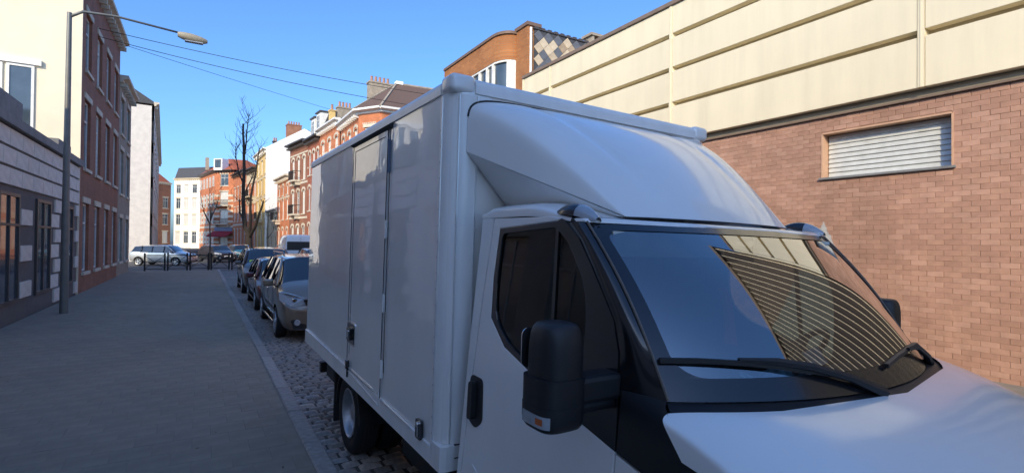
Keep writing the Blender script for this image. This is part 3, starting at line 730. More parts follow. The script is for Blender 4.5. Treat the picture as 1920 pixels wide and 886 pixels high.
add_weather(T['clad'], .93, 1.03, (1.2, 1.2, .12))
add_weather(T['box'], .95, 1.01, (.8, .8, .25)); add_weather(T['fair'], .95, 1.01, (1, 1, .6)); add_weather(T['paint'], .95, 1.01, (1, 1, .5)); add_weather(T['post'], .90, 1.02, (2, 2, .5))
add_weather(T['pave'], .90, 1.04, (.35, .35, .35)); add_weather(T['pave2'], .90, 1.04, (.35, .35, .35)); add_weather(T['pave3'], .90, 1.04, (.35, .35, .35)); add_weather(T['sett'], .75, 1.1, (.5, .5, .5)); add_weather(T['sett2'], .75, 1.1, (.5, .5, .5))
cells = []
for r in range(int(4.27/bh)):
    z = .02 + (r+.5)*bh
    if z > 4.27: break
    off = .5*bw if r % 2 else 0
    y = YN + off - bw
    while y < YF:
        y0, y1 = max(y, YN), min(y+bw, YF)
        for a, c in ([(y0, y1)] if not (WZ0-.03 < z < WZ1+.03) else [(y0, min(y1, WY0)), (max(y0, WY1), y1)]):
            if c-a > .04: cells.append(((a+c)/2, z, (c-a-.009)/.2))
        y += bw
me_b = []
for m in bm_:
    me = bpy.data.meshes.new('brick'); me.from_pydata([(-z, x, y) for x, y, z in bv], [], bf); me.materials.append(m); me_b.append(me)
rnd = random.Random(9)
vis = [c for c in cells if inview((WX, c[0], c[1]), 0) and c[1] > 1.4 and c[0] > 2.6]
vis.sort(key=lambda c: (Vector((WX, c[0], c[1]))-CAMP).length + (0 if c[0] > 4.4 else 1.2))
single = set(vis[:300]); sb = MB()
wall_part = MB()
for c in cells:
    k = rnd.randrange(4); dx = rnd.uniform(-.003, .003)
    if c in single: inst('brick', me_b[k], wh, (dx+.0155, lx(c[0]), c[1]), (rnd.uniform(-.006, .006), 0, rnd.uniform(-.006, .006)), (1, c[2], 1))
    else: sb.add([(-z+dx+.0155, lx(c[0])+x*c[2], c[1]+y) for x, y, z in bv], bf, k)
o = WH(sb, 'distant_brickwork', bm_, merge=False); o['kind'] = 'stuff'
# window in the brick: reveals, louvred pane, sill, lintel shade
b = MB(); b.box(-.018, .28, lx(WY1)-.003, lx(WY1)+.02, WZ0, WZ1); b.box(-.018, .28, lx(WY0)-.02, lx(WY0)+.003, WZ0, WZ1); b.box(-.018, .28, lx(WY0), lx(WY1), WZ1-.002, WZ1+.02)
wi = WH(b, 'window', mk('peach_reveal', (.55,.34,.22), .8))
b = MB(); b.box(-.05, .27, lx(WY0)-.05, lx(WY1)+.05, WZ0-.035, WZ0); WH(b, 'sill', T['bluestone'], wi)
for k in range(9):
    z = WZ0+.05+k*.083; b = MB(); b.obox((.2, (lx(WY0)+lx(WY1))/2, z), (.03, 0, -.012), (0, (WY1-WY0)/2-.02, 0), (.011, 0, .036)); WH(b, 'louvre', mk('louvre_glass', (.55,.56,.53), .3) if k == 0 else bpy.data.materials['louvre_glass'], wi)
b = MB(); b.box(.255, .27, lx(WY0), lx(WY1), WZ0, WZ1); WH(b, 'pane', T['pane'], wi)
# ledge, cladding rows, joints, coping
b = MB(); b.box(-.045, .01, lx(YN), lx(YF), 4.305, 4.41); WH(b, 'ledge', mk('shade_brown_ledge', (.30,.25,.17), .8), bevel=.01)  # brown colour stands for the shading strip under the panels
b = MB(); b.box(-.06, .01, lx(YN), lx(YF), 4.275, 4.305); WH(b, 'drip_strip', T['coping'])
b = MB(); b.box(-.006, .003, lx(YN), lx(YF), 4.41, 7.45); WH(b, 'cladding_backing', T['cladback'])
JY = [YN, 3.32, 8.17, 13.02, YF]
ROWS = [(4.42, 5.19), (5.30, 6.01), (6.12, 6.80), (6.91, 7.55)]
for a, c in zip(JY, JY[1:]):
    for z0, z1 in ROWS:
        b = MB(); b.box(-.18, -.005, lx(a)+.05, lx(c)-.05, z0, z1)
        WH(b, 'cladding_panel', T['clad'], bevel=.006)
for y in JY:
    b = MB(); b.box(-.192, -.004, lx(y)-.042, lx(y)+.042, 4.42, 7.555); b.box(-.20, -.19, lx(y)-.012, lx(y)+.012, 4.42, 7.555); WH(b, 'joint_cover', T['clad'])
b = MB(); b.box(-.23, 11.0, lx(YN)-.03, lx(YF)+.02, 7.56, 7.66); WH(b, 'coping', T['coping'], bevel=.01)

# dark ribbed hall next to it, nearer than the photograph's edge (seen mirrored in the windscreen)
hall = thing('ribbed_hall', 'dark brown hall with close pale upright ribs, beside the cream warehouse', 'hall', (WX, -4.6, 0))
b = MB(); b.box(.03, 9, -9, 6.5, 0, 8.6); b.build('wall', mk('dark_brown_render', (.05,.038,.03), .8), hall)
b = MB(); b.box(-.1, 9, -9.05, 6.5, 8.6, 8.75); b.build('coping', T['coping'], hall)
rib = MB(); rib.box(-.025, .03, -.022, .022, .3, 8.6); ro = rib.build('rib', mk('cream_rib', (.74,.62,.42), .6), hall); ro.location = (0, 6.4, 0)
for k in range(1, 42): inst('rib', ro.data, hall, (0, 6.4-.36*k, 0))

# ------------------------------------------------------------------ houses
_cache = {}
def win_meshes(w, h, frame, pane, split=True, bar=.07):
    key = (round(w, 2), round(h, 2), frame.name, pane.name, split)
    if key in _cache: return _cache[key]
    f = MB(); t = bar
    f.box(-w/2, -w/2+t, -.03, .03, 0, h); f.box(w/2-t, w/2, -.03, .03, 0, h); f.box(-w/2+t, w/2-t, -.03, .03, 0, t); f.box(-w/2+t, w/2-t, -.03, .03, h-t, h)
    if split:
        f.box(-t*.4, t*.4, -.025, .025, t, h-t); f.box(-w/2+t, w/2-t, -.028, .028, h*.70, h*.70+t*.8)
    fo = f.build('window', frame); p = MB(); p.box(-w/2+.02, w/2-.02, .005, .02, .02, h-.02); po = p.build('pane', pane)
    _cache[key] = (fo.data, po.data)
    bpy.data.objects.remove(fo); bpy.data.objects.remove(po)
    return _cache[key]
RH = random.Random(21)
def house(label, P0, P1, ztop, wall, floors, bays, win_w, depth=10, trim=None, frame=None, roof='pitch', roofm=None, pitch=3.0, corn=.35, cornm=None,
          arch=False, bands=(), balcony=(), chimneys=(), blind=.5, cat='house', name='brick_house', dormer=(), group='houses along the street', ground=None, side=None, cut=None, lintel=True, twin=True, sill=True):
    P0, P1 = Vector((*P0, 0)), Vector((*P1, 0)); d = P1-P0; Wd = d.length; ang = math.atan2(d.y, d.x)
    h = thing(name, label, cat, P0, (0, 0, ang), group)
    trim = trim or T['stone']; frame = frame or T['frame']; cornm = cornm or trim
    cx = [Wd*(i+.5)/bays for i in range(bays)] if not isinstance(bays, (list, tuple)) else [Wd*v for v in bays]
    if not isinstance(win_w, (list, tuple)): win_w = [win_w]*len(cx)
    ops = []
    for k, (z0, z1) in enumerate(floors):
        for i, c in enumerate(cx): ops.append((c-win_w[i]/2, c+win_w[i]/2, z0, z1, k, i))
    xs = sorted({0, Wd, *[round(o[0], 4) for o in ops], *[round(o[1], 4) for o in ops]}); zs = sorted({0, ztop, *[z for f in floors for z in f]})
    b = MB(); rv = .16
    for xa, xb in zip(xs, xs[1:]):
        for za, zb in zip(zs, zs[1:]):
            mxx, mz = (xa+xb)/2, (za+zb)/2
            if any(o[0] < mxx < o[1] and o[2] < mz < o[3] for o in ops): continue
            b.face([(xa,0,za),(xb,0,za),(xb,0,zb),(xa,0,zb)])
    for xa, xb, za, zb, k, i in ops:
        b.face([(xa,0,za),(xa,rv,za),(xa,rv,zb),(xa,0,zb)]); b.face([(xb,0,za),(xb,0,zb),(xb,rv,zb),(xb,rv,za)])
        b.face([(xa,0,zb),(xb,0,zb),(xb,rv,zb),(xa,rv,zb)]); b.face([(xa,0,za),(xa,rv,za),(xb,rv,za),(xb,0,za)])
    b.build('wall', wall, h)
    b = MB(); b.box(0.003, Wd-.003, rv+.02, depth, 0, ztop-.02)
    sd = b.build('side_wall', side or wall, h)
    for xa, xb, za, zb, k, i in ops:
        fm, pm = win_meshes(xb-xa-.02, zb-za-.02, frame, T['curtain'] if RH.random() < blind else T['pane'], twin)
        f = inst('window', fm, h, ((xa+xb)/2, rv-.04, za+.01)); inst('pane', pm, f)
        if sill:
            s_ = MB(); s_.box(xa-.08, xb+.08, -.07, rv, za-.11, za-.001); s_.build('sill', trim, h)
        if lintel:
            l_ = MB()
            if arch:
                n = 8; r0 = (xb-xa)/2; rise = .32; pts = []
                for q in range(n+1):
                    t = -1+2*q/n; pts.append(((xa+xb)/2+t*(r0+.02), zb-.02-rise*.45+rise*(1-t*t)**.5))
                pts2 = [((x-(xa+xb)/2)*1.28+(xa+xb)/2, z+.20) for x, z in pts]
                l_.prism(pts + pts2[::-1], lambda x, z, t: (x, t, z), -.035, .02)
            else: l_.box(xa-.12, xb+.12, -.035, .02, zb+.002, zb+.2)
            l_.build('lintel', trim, h)
    for z0, z1 in bands:
        b = MB(); segs = [(0, Wd)]
        for xa, xb, za, zb, k, i in ops:
            if za < z1 and zb > z0:
                ns = []
                for s0, s1 in segs:
                    if xb+.001 < s0 or xa > s1: ns.append((s0, s1)); continue
                    if xa > s0: ns.append((s0, xa-.01))
                    if xb < s1: ns.append((xb+.01, s1))
                segs = ns
        for s0, s1 in segs:
            if s1-s0 > .02: b = MB(); b.box(s0, s1, -.022, .0-.001, z0, z1); b.build('stone_band', trim, h)
    b = MB(); b.prism([(0, ztop-.02), (-.08, ztop), (-.14, ztop+.02), (-.14, ztop+.12), (-corn, ztop+.2), (-corn, ztop+.34), (0.05, ztop+.34)], lambda y, z, t: (t, y, z), -.04, Wd+.04)
    co = b.build('cornice', cornm, h)
    b = MB(); nb = int(Wd/.5)
    for k in range(nb):
        x = (k+.5)*Wd/nb; b.box(x-.07, x+.07, -corn*.75, 0, ztop-.18, ztop+.0)
    b.build('cornice_brackets', cornm, co)['kind'] = 'stuff'
    rm = roofm or T['tile_brown']; zt = ztop+.30
    rf = None
    if roof == 'pitch':
        b = MB(); b.prism([(-.05, zt), (depth*.5, zt+pitch), (depth+.05, zt), (depth, zt-.15), (0, zt-.15)], lambda y, z, t: (t, y, z), 0.01, Wd-.01); rf = b.build('roof', rm, h)
    elif roof == 'flat':
        b = MB(); b.box(0, Wd, .0, depth, ztop-.02, zt+.02); rf = b.build('roof', rm, h)
    elif roof == 'mansard':
        b = MB(); b.prism([(0.0, zt), (.9, zt+pitch*.8), (depth*.5, zt+pitch), (depth-.9, zt+pitch*.8), (depth, zt), (depth, zt-.15), (0, zt-.15)], lambda y, z, t: (t, y, z), 0.01, Wd-.01); rf = b.build('roof', rm, h)
    for (fx, w_, h_) in dormer:
        b = MB(); x = fx*Wd; b.box(x-w_/2, x+w_/2, .15, 1.8, zt, zt+h_); dm_ = b.build('dormer', T['frame'], rf or h)
        fm, pm = win_meshes(w_-.3, h_-.45, T['frame'], T['pane']); f = inst('window', fm, h, (x, .12, zt+.2)); inst('pane', pm, f)
        b = MB(); b.box(x-w_/2-.12, x+w_/2+.12, .02, 1.9, zt+h_, zt+h_+.12); b.build('dormer_roof', T['frame_d'], rf or h)
    for (fx, fy, w_, dd, z0, z1, m, npots) in chimneys:
        b = MB(); x = fx*Wd; y = fy*depth; b.box(x-w_/2, x+w_/2, y-dd/2, y+dd/2, z0, z1); b.box(x-w_/2-.06, x+w_/2+.06, y-dd/2-.06, y+dd/2+.06, z1, z1+.13)
        c = b.build('chimney', m, h)
        for q in range(npots):
            p = MB(); px = x + (q-(npots-1)/2)*(w_/max(1, npots))*.9; py = y
            if dd > w_: px = x; py = y + (q-(npots-1)/2)*(dd/max(1, npots))*.9
            p.lathe([(0, .12), (.45, .10), (.5, .12), (.5, .07), (.3, .06)], 'z', (px, py, z1+.13), 8); p.build('chimney_pot', T['pot'], c)
    for (k, i, w_) in balcony:
        z = floors[k][0]-.02; x = cx[i]
        b = MB(); b.box(x-w_/2, x+w_/2, -.75, 0, z-.16, z)
        b.box(x-w_/2+.1, x-w_/2+.28, -.5, 0, z-.5, z-.16); b.box(x+w_/2-.28, x+w_/2-.1, -.5, 0, z-.5, z-.16)
        bl = b.build('balcony', trim, h); g = MB()
        g.box(x-w_/2, x+w_/2, -.75, -.71, z+.86, z+.92); g.box(x-w_/2, x-w_/2+.04, -.75, 0, z+.86, z+.92); g.box(x+w_/2-.04, x+w_/2, -.75, 0, z+.86, z+.92)
        nbar = int(w_/.14)
        for q in range(nbar+1):
            xx = x-w_/2+.02+(w_-.04)*q/nbar; g.box(xx-.014, xx+.014, -.745, -.715, z, z+.86)
        g.build('railing', T['iron'], bl)
    if ground: ground(h, Wd)
    return h, Wd
T['tile_brown'] = mk('brown_roof_tiles', (.135,.085,.065), .8, var=.2, scale=8, stretch=(1,1,6), bump=.01, bscale=20)
T['tile_red'] = mk('orange_roof_tiles', (.36,.10,.045), .8, var=.2, scale=6, bump=.01, bscale=20)
T['slate'] = mk('dark_slate', (.06,.06,.065), .6, var=.25, scale=6)
T['pot'] = mk('terracotta_pot', (.38,.2,.13), .8)
T['b_orange'] = mkbrick('orange_brick', (.42,.165,.05), (.33,.115,.033), (.26,.16,.09))
T['b_red'] = mkbrick('red_brick', (.66,.22,.085), (.58,.175,.068), (.35,.2,.14))
T['b_dkred'] = mkbrick('dark_red_brick', (.42,.115,.055), (.35,.095,.05), (.24,.15,.11))
T['b_brown'] = mkbrick('brown_brick', (.34,.13,.07), (.28,.105,.06), (.22,.15,.11))
T['yellow'] = mk('yellow_render', (.70,.49,.19), .8, var=.1, scale=2)
T['white'] = mk('white_render', (.90,.88,.83), .8, var=.05, scale=1.2)
T['creamr'] = mk('cream_render', (.66,.55,.38), .8, var=.1, scale=2)
T['concrete'] = mk('weathered_concrete', (.33,.28,.22), .9, var=.25, scale=3)
T['b_chim'] = mkbrick('chimney_brick', (.40,.16,.08), (.33,.12,.07), (.3,.2,.14))

# the orange brick house with the curved parapet, next to the warehouse
cb = thing('corner_house', 'orange brick modern house with curved parapet band and diamond slates on its side', 'house', (WX, 14.6, 0), group='houses along the street')
bow = [(-.55, 5.8), (-.55, 1.5)] + [(-.55+.55*(1-math.cos(t)), 1.5-.75*math.sin(t)) for t in [math.pi/2*k/8 for k in range(1, 9)]]
bow = [(-.02 if False else x, y) for x, y in bow]
def bowwall(name, z0, z1, m, out=0, parent=None, **k):
    b = MB(); pts = [(x-out, y-(out if i > 2 else 0)) for i, (x, y) in enumerate(bow)]
    b.prism(pts + [(.4, .75-out), (.4, 5.8)], lambda x, y, t: (x, y, t), z0, z1); return b.build(name, m, parent or cb, smooth=True, angle=35, **k)
bowwall('parapet_band', 8.50, 9.40, T['b_orange'])
bowwall('parapet_coping', 9.40, 9.50, mk('brown_parapet_coping', (.17,.11,.08), .7), .05)
bowwall('spandrel_wall', 3.2, 6.6, T['b_orange'])
bowwall('window_pane', 6.6, 8.50, T['pane'], -.09)
bowwall('window_sill', 6.55, 6.66, T['stone'], .03)
bowwall('window_head', 8.43, 8.50, T['frame'], -.02)
b = MB()
for y in (5.75, 5.45, 4.95, 4.35, 3.75, 3.15, 2.55, 1.95, 1.5): b.box(-.55, -.44, y-.05, y+.05, 6.66, 8.43)
fr_ = b.build('window_frame', T['frame'], cb)
b = MB()   # white blind panel closing the rounded end
pts = [(-.55+.55*(1-math.cos(t))-.012, 1.5-.75*math.sin(t)-.012) for t in [math.pi/2*k/8 for k in range(5, 9)]]
b.prism(pts + [(x+.05, y+.05) for x, y in pts[::-1]], lambda x, y, t: (x, y, t), 6.66, 8.43); b.build('white_end_panel', T['frame'], cb, smooth=True, angle=35)
b = MB(); b.box(0, .5, .0, .74, 0, 9.48); b.box(.004, 5.8, .02, 5.8, 0, 9.0); b.build('wall', T['b_orange'], cb)
b = MB(); b.box(-.05, .55, -.05, .80, 9.48, 9.60); b.build('pier_coping', bpy.data.materials['brown_parapet_coping'], cb)
b = MB(); b.tube([(.10, -.05, 5), (.10, -.05, 9.4)], .045, 8); b.build('downpipe', T['frame'], cb)
b = MB(); b.box(.25, 5.8, -.05, .0, 0, 9.38); gb = b.build('slated_gable', T['slate'], cb)
b = MB(); b.box(.2, 5.85, -.09, .06, 9.38, 9.43)
for k in range(20): b.box(.25+k*.28, .40+k*.28, -.09, .06, 9.43, 9.47)
b.build('gable_capping', T['frame_d'], cb)
tm_ = [mk('beige_slate_tile', (.50,.40,.28), .7, var=.2, scale=5, rnd=.15), mk('pale_slate_tile', (.56,.46,.33), .7, var=.2, scale=5, rnd=.1), mk('dark_slate_tile', (.12,.125,.14), .5, var=.2, scale=5), mk('brown_slate_tile', (.40,.30,.20), .7, var=.25, scale=6, rnd=.15)]
dv = [(-.21,0,0),(0,0,-.21),(.21,0,0),(0,0,.21),(-.19,-.014,0),(0,-.018,-.19),(.19,-.014,0),(0,-.010,.19)]
df = [(0,1,5,4),(1,2,6,5),(2,3,7,6),(3,0,4,7),(4,5,6,7)]
dm = []
for m in tm_:
    me = bpy.data.meshes.new('slate_tile'); me.from_pydata(dv, [], df); me.materials.append(m); dm.append(me)
rq = random.Random(4)
for r in range(14):
    for c in range(14):
        x = .42 + c*.42 + (.21 if r % 2 else 0); z = 9.17 - r*.21
        if x > 5.6 or z < 6.2: continue
        top = r < 2; k = 2 if (rq.random() < (.62 if r == 0 else (.22 if r == 1 else (.2 if c < 3 else .02)))) else rq.choice([0, 0, 1, 3])
        inst('slate_tile', dm[k], cb, (x, -.064, z), (rq.uniform(-.03, 0), 0, 0))
b = MB()
b.box(3.1, 4.7, .25, .75, 9.1, 9.62)
for k in range(6): b.box(3.1+k*.30, 3.2+k*.30, .25, .75, 9.62, 9.90)
b.box(3.02, 4.78, .2, .8, 9.90, 10.0); b.build('chimney', T['concrete'], cb)

# --- right-hand row going away (P0 = far end of the front, P1 = near end)
fl3 = [(1.0, 3.4), (4.9, 7.3), (8.2, 10.2)]
h2, _ = house('orange-red brick corner house with white cornice and brown hipped roof', (9.5, 42.2), (9.5, 36.6), 10.95, T['b_red'], [(1.0,3.3),(5.0,7.2),(8.4,10.1)], 3, .95, depth=9, arch=True, bands=[(9.3,9.5),(8.5,8.68),(5.6,5.8),(6.6,6.8)], roof='none', cornm=T['frame'], blind=.7, trim=T['stone'], corn=.5, chimneys=[(.04, .34, .8, 1.9, 10.9, 15.0, T['concrete'], 5)])
c2 = MB()   # chamfered corner and side front along the side street, one body with openings built proud
def sub_front(parent, A, Bp, z0, z1, wall, wins, ct, cz):
    A, Bp = Vector((*A, 0)), Vector((*Bp, 0)); d = (Bp-A); L_ = d.length; an = math.atan2(d.y, d.x)
    inv = parent.matrix_basis.inverted()
    M4 = inv @ Matrix.Translation(A) @ Matrix.Rotation(an, 4, 'Z')
    loc, q, _s = M4.decompose()
    def put(o): o.location = loc; o.rotation_euler = q.to_euler(); return o
    xs = [0, L_]; zs = [z0, z1]
    for (xa, xb, za, zb) in wins: xs += [xa, xb]; zs += [za, zb]
    xs = sorted(set(xs)); zs = sorted(set(zs)); b = MB()
    for xa, xb in zip(xs, xs[1:]):
        for za, zb in zip(zs, zs[1:]):
            if any(w[0] < (xa+xb)/2 < w[1] and w[2] < (za+zb)/2 < w[3] for w in wins): continue
            b.face([(xa,0,za),(xb,0,za),(xb,0,zb),(xa,0,zb)])
    for xa, xb, za, zb in wins:
        b.face([(xa,0,za),(xa,.16,za),(xa,.16,zb),(xa,0,zb)]); b.face([(xb,0,za),(xb,0,zb),(xb,.16,zb),(xb,.16,za)]); b.face([(xa,0,zb),(xb,0,zb),(xb,.16,zb),(xa,.16,zb)]); b.face([(xa,0,za),(xa,.16,za),(xb,.16,za),(xb,0,za)])
    put(b.build('wall', wall, parent))
    for xa, xb, za, zb in wins:
        fm, pm = win_meshes(xb-xa-.02, zb-za-.02, T['frame'], T['curtain'])
        f = inst('window', fm, parent); f.location = M4 @ Vector(((xa+xb)/2, .12, za+.01)); f.rotation_euler = q.to_euler(); inst('pane', pm, f)
        l_ = MB(); l_.box(xa-.12, xb+.12, -.035, .02, zb+.002, zb+.22)
        for k in range(int((xb-xa+.3)/.16)): l_.box(xa-.14+k*.16, xa-.06+k*.16, -.05, .0, zb+.22, zb+.34)
        put(l_.build('lintel', T['stone'], parent))
    for za, zb in ((8.5, 8.68), (9.3, 9.5)):
        b = MB(); b.box(0, L_, -.022, -.001, za, zb); put(b.build('stone_band', T['stone'], parent))
    b = MB(); b.prism([(0, cz-.02), (-.08, cz), (-.14, cz+.02), (-.14, cz+.12), (-.5, cz+.2), (-.5, cz+.34), (0.2, cz+.34)], lambda y, z, t: (t, y, z), -.18, L_+.18); put(b.build('cornice', T['frame'], parent))
sub_front(h2, (9.5, 36.6), (10.6, 34.9), 0, 10.95, T['b_red'], [(.5, 1.5, 5, 7.2), (.5, 1.5, 8.3, 10.0)], None, 10.95)
sub_front(h2, (10.6, 34.9), (18.5, 34.6), 0, 10.95, T['b_red'], [(.7+1.9*k, 1.9+1.9*k, a, c) for k in range(4) for a, c in ((1, 3.3), (5, 7.2), (8.3, 10.0))], None, 10.95)
inv = h2.matrix_basis.inverted(); b = MB()
eave = [(9.05, 42.2), (9.05, 36.5), (10.4, 34.45), (18.5, 34.1)]
pts = [(x, y, 11.27) for x, y in eave] + [(13.0, 39.0, 14.4), (18.5, 38.5, 14.4), (12.9, 42.2, 14.4), (18.5, 43, 11.3)]
pts = [inv @ Vector(p) for p in pts]
b.add(pts, [(0, 1, 4, 6), (1, 2, 4), (2, 3, 5, 4), (4, 5, 7, 6)]); rf2 = b.build('roof', T['tile_brown'], h2)
def on_world(mb, name, m, parent, **k):
    o = mb.build(name, m, parent, **k); mat = Matrix.Identity(4); q = parent
    while q: mat = q.matrix_basis @ mat; q = q.parent
    o.matrix_basis = mat.inverted(); return o
b = MB(); a_, b__, c_ = Vector((9.05, 36.5, 11.3)), Vector((13, 39, 14.42)), Vector((10.4, 34.45, 11.3)); b.bar(a_, b__, .14, .1); b.bar(c_, b__, .14, .1); b.bar(b__, (18.5, 38.5, 14.42), .16, .12); on_world(b, 'ridge_tiles', T['concrete'], rf2)['kind'] = 'stuff'
def roof_pt(u, v):   # on the street slope between eave 42.2..36.5 and ridge
    A = Vector((9.05, 42.2-5.7*u, 11.27)); Bp = Vector((12.9, 42.2-3.2*u, 14.4)); return A + (Bp-A)*v
b = MB(); o0, o1, o2, o3 = roof_pt(.55, .42), roof_pt(.80, .42), roof_pt(.80, .62), roof_pt(.55, .62); up = Vector((-.06, 0, .09))
b.add([o0+up, o1+up, o2+up, o3+up, o0, o1, o2, o3], [(0,1,2,3),(0,1,5,4),(1,2,6,5),(2,3,7,6),(3,0,4,7)]); sk = on_world(b, 'skylight', T['frame_d'], rf2)
b = MB(); up2 = up*1.15; ctr = (o0+o2)/2; b.face([ctr+(p-ctr)*.8+up2 for p in (o0, o1, o2, o3)]); 
o = b.build('skylight_pane', T['pane'], h2); o.matrix_basis = h2.matrix_basis.inverted()
# concrete party gable between the two red houses
b = MB(); b.prism([(9.3, 11.0), (9.3, 11.6), (13.4, 15.0), (14.2, 14.9), (18, 11.5), (18, 11)], lambda x, z, t: (x, t, z), 42.1, 42.5); on_world(b, 'party_gable', T['concrete'], h2)
b = MB(); b.box(12.95, 13.5, 38.8, 39.3, 14.35, 14.6); on_world(b, 'ridge_cap', T['white'], rf2)

house('orange-red brick house with white cornice, thin yellow chimney and arched windows', (9.1, 48.6), (9.5, 42.5), 11.6, T['b_red'], [(1,3.4),(5.0,7.4),(8.4,10.6)], 3, 1.0, depth=9, arch=True, bands=[(9.5,9.7),(8.5,8.7)], roofm=T['slate'], pitch=2.6, cornm=T['frame'], corn=.5, blind=.75, chimneys=[(.30, .06, .45, .45, 11.8, 13.4, T['yellow'], 1)])
house('dark red house with black cornice and two white dormers', (8.75, 52.6), (9.1, 48.6), 11.3, T['b_dkred'], [(1,3.4),(4.8,7.0),(8.2,10.3)], 3, .8, depth=9, arch=True, bands=[(8.9,9.05)], roof='mansard', roofm=T['slate'], pitch=2.8, cornm=T['frame_d'], corn=.55, blind=.4, dormer=[(.28, 1.35, 2.0), (.74, 1.35, 2.2)], chimneys=[(.97, .25, .6, 1.4, 11.5, 14.3, T['concrete'], 4)])
house('narrow brown brick house with ornate pale lintels and a stone balcony', (7.9, 58.2), (8.75, 52.6), 11.5, T['b_brown'], [(1,3.3),(4.6,6.9),(8.0,10.2)], [.2,.5,.8], .85, depth=9, arch=True, bands=[(7.6,7.8),(4.1,4.3),(10.6,10.75)], roof='flat', roofm=T['slate'], cornm=T['frame_d'], corn=.6, blind=.75, balcony=[(2,1,1.6),(1,1,1.6)])
house('lower red brick house with toothed pale cornice and two balconies', (7.5, 65.0), (7.9, 58.2), 8.6, T['b_red'], [(1,3.1),(4.2,6.4),(6.9,7.9)], 3, .95, depth=9, arch=True, bands=[(6.55,6.7)], roof='flat', roofm=T['slate'], corn=.5, blind=.8, balcony=[(1,0,1.8)])
def shop(h, Wd): pass
house('small cream rendered house with three narrow windows below a white gable', (7.25, 72.8), (7.5, 65.0), 5.3, T['creamr'], [(.6,2.4),(3.0,4.6)], 3, .9, depth=8, trim=T['stone'], frame=T['frame_d'], roofm=T['slate'], pitch=2.2, corn=.3, blind=.1, name='cream_house')
hy, _ = house('tall yellow house with a blank white gable and brick chimney', (6.75, 82.5), (7.2, 73.0), 13.6, T['yellow'], [(1,3.6),(4.8,7.4),(8.0,10.2),(10.8,12.8)], 3, 1.3, depth=10, trim=T['creamr'], bands=[(7.6,7.8),(10.3,10.5)], roof='pitch', roofm=T['slate'], pitch=3.0, corn=.6, cornm=T['white'], blind=.8, name='yellow_house', balcony=[(1,1,2.2)], chimneys=[(.42, .42, 1.3, 1.9, 15, 18.3, T['b_chim'], 5), (.25, .2, .5, .6, 14, 16, T['slate'], 2)])
b = MB(); b.prism([(7.0, 0), (7.0, 13.95), (11.6, 16.9), (12.3, 16.6), (16.5, 13.8), (16.5, 0)], lambda x, z, t: (x, t, z), 72.70, 73.02); on_world(b, 'white_gable_wall', T['white'], hy)
house('cream house with dark cornice and pale balcony beyond the yellow house', (5.9, 89.2), (6.75, 82.5), 12.2, T['b_red'], [(1,3.6),(4.8,7.2),(8.4,10.4)], 3, 1.1, depth=9, trim=T['creamr'], roof='flat', roofm=T['slate'], corn=.7, cornm=T['frame_d'], blind=.8, bands=[(7.4,8.3),(10.6,12.0)], balcony=[(2,1,3.2)])
house('red brick house with black cornice next to the striped corner building', (4.6, 99.8), (5.9, 89.2), 12.6, T['b_red'], [(1,3.6),(4.9,7.3),(8.4,10.6)], 4, 1.15, depth=9, trim=T['stone'], roof='pitch', roofm=T['tile_red'], corn=.6, cornm=T['frame_d'], blind=.75, bands=[(4.2,4.5)])
# the banded corner building that closes the view
bands = [(z, z+.38) for z in (1.2, 2.1, 3.0, 3.9, 4.8, 5.7, 6.6, 7.5, 8.4, 9.3)]
hc, Wc = house('red corner building striped with pale stone bands, red roof and white dormer', (1.9, 102.6), (4.6, 99.8), 13.6, T['b_red'], [(1,3.4),(4.6,7.0),(7.8,10.2),(11.2,13.2)], [.5], 1.7, depth=5, trim=T['stone'], roof='none', roofm=T['tile_red'], corn=.6, cornm=T['frame_d'], blind=.9, bands=bands, balcony=[(1,0,3.0),(2,0,3.0)], name='corner_building', cat='building', lintel=True)
def side_of(P0, P1, cols, z):
    pass
def wing(parent, A, Bp, z1, wall, fl, n, w, bands):
    A, Bp = Vector((*A, 0)), Vector((*Bp, 0)); L_ = (Bp-A).length
    wins = [(L_*(i+.5)/n-w/2, L_*(i+.5)/n+w/2, a, c) for i in range(n) for a, c in fl]
    d = Bp-A; an = math.atan2(d.y, d.x); M4 = parent.matrix_basis.inverted() @ Matrix.Translation(A) @ Matrix.Rotation(an, 4, 'Z'); loc, q, _s = M4.decompose()
    b = MB(); b.box(0, L_, 0, 6, 0, z1); o = b.build('wall', wall, parent); o.location = loc; o.rotation_euler = q.to_euler()
    for xa, xb, za, zb in wins:
        fm, pm = win_meshes(xb-xa, zb-za, T['frame'], T['curtain']); f = inst('window', fm, parent); f.location = M4 @ Vector(((xa+xb)/2, -.02, za)); f.rotation_euler = q.to_euler(); p = inst('pane', pm, f); p.location = (0, -.02, 0)
    b = MB()
    for z0, z2 in bands:
        segs = [(0, L_)]
        for xa, xb, za, zb in wins:
            if za < z2 and zb > z0:
                ns = []
                for s0, s1 in segs:
                    if xb < s0 or xa > s1: ns.append((s0, s1)); continue
                    if xa > s0: ns.append((s0, xa))
                    if xb < s1: ns.append((xb, s1))
                segs = ns
        for s0, s1 in segs:
            b = MB(); b.box(s0, s1, -.022, -.001, z0, z2); o = b.build('stone_band', T['stone'], parent); o.location = loc; o.rotation_euler = q.to_euler()
    b = MB(); b.prism([(0, z1-.02), (-.6, z1+.2), (-.6, z1+.34), (.3, z1+.34)], lambda y, z, t: (t, y, z), -.2, L_+.1); o = b.build('cornice', T['frame_d'], parent); o.location = loc; o.rotation_euler = q.to_euler()
wing(hc, (-.35, 114.0), (1.9, 102.6), 13.6, T['b_red'], [(1,3.2),(4.6,6.8),(7.8,10.0),(11.2,13.0)], 5, 1.1, bands)
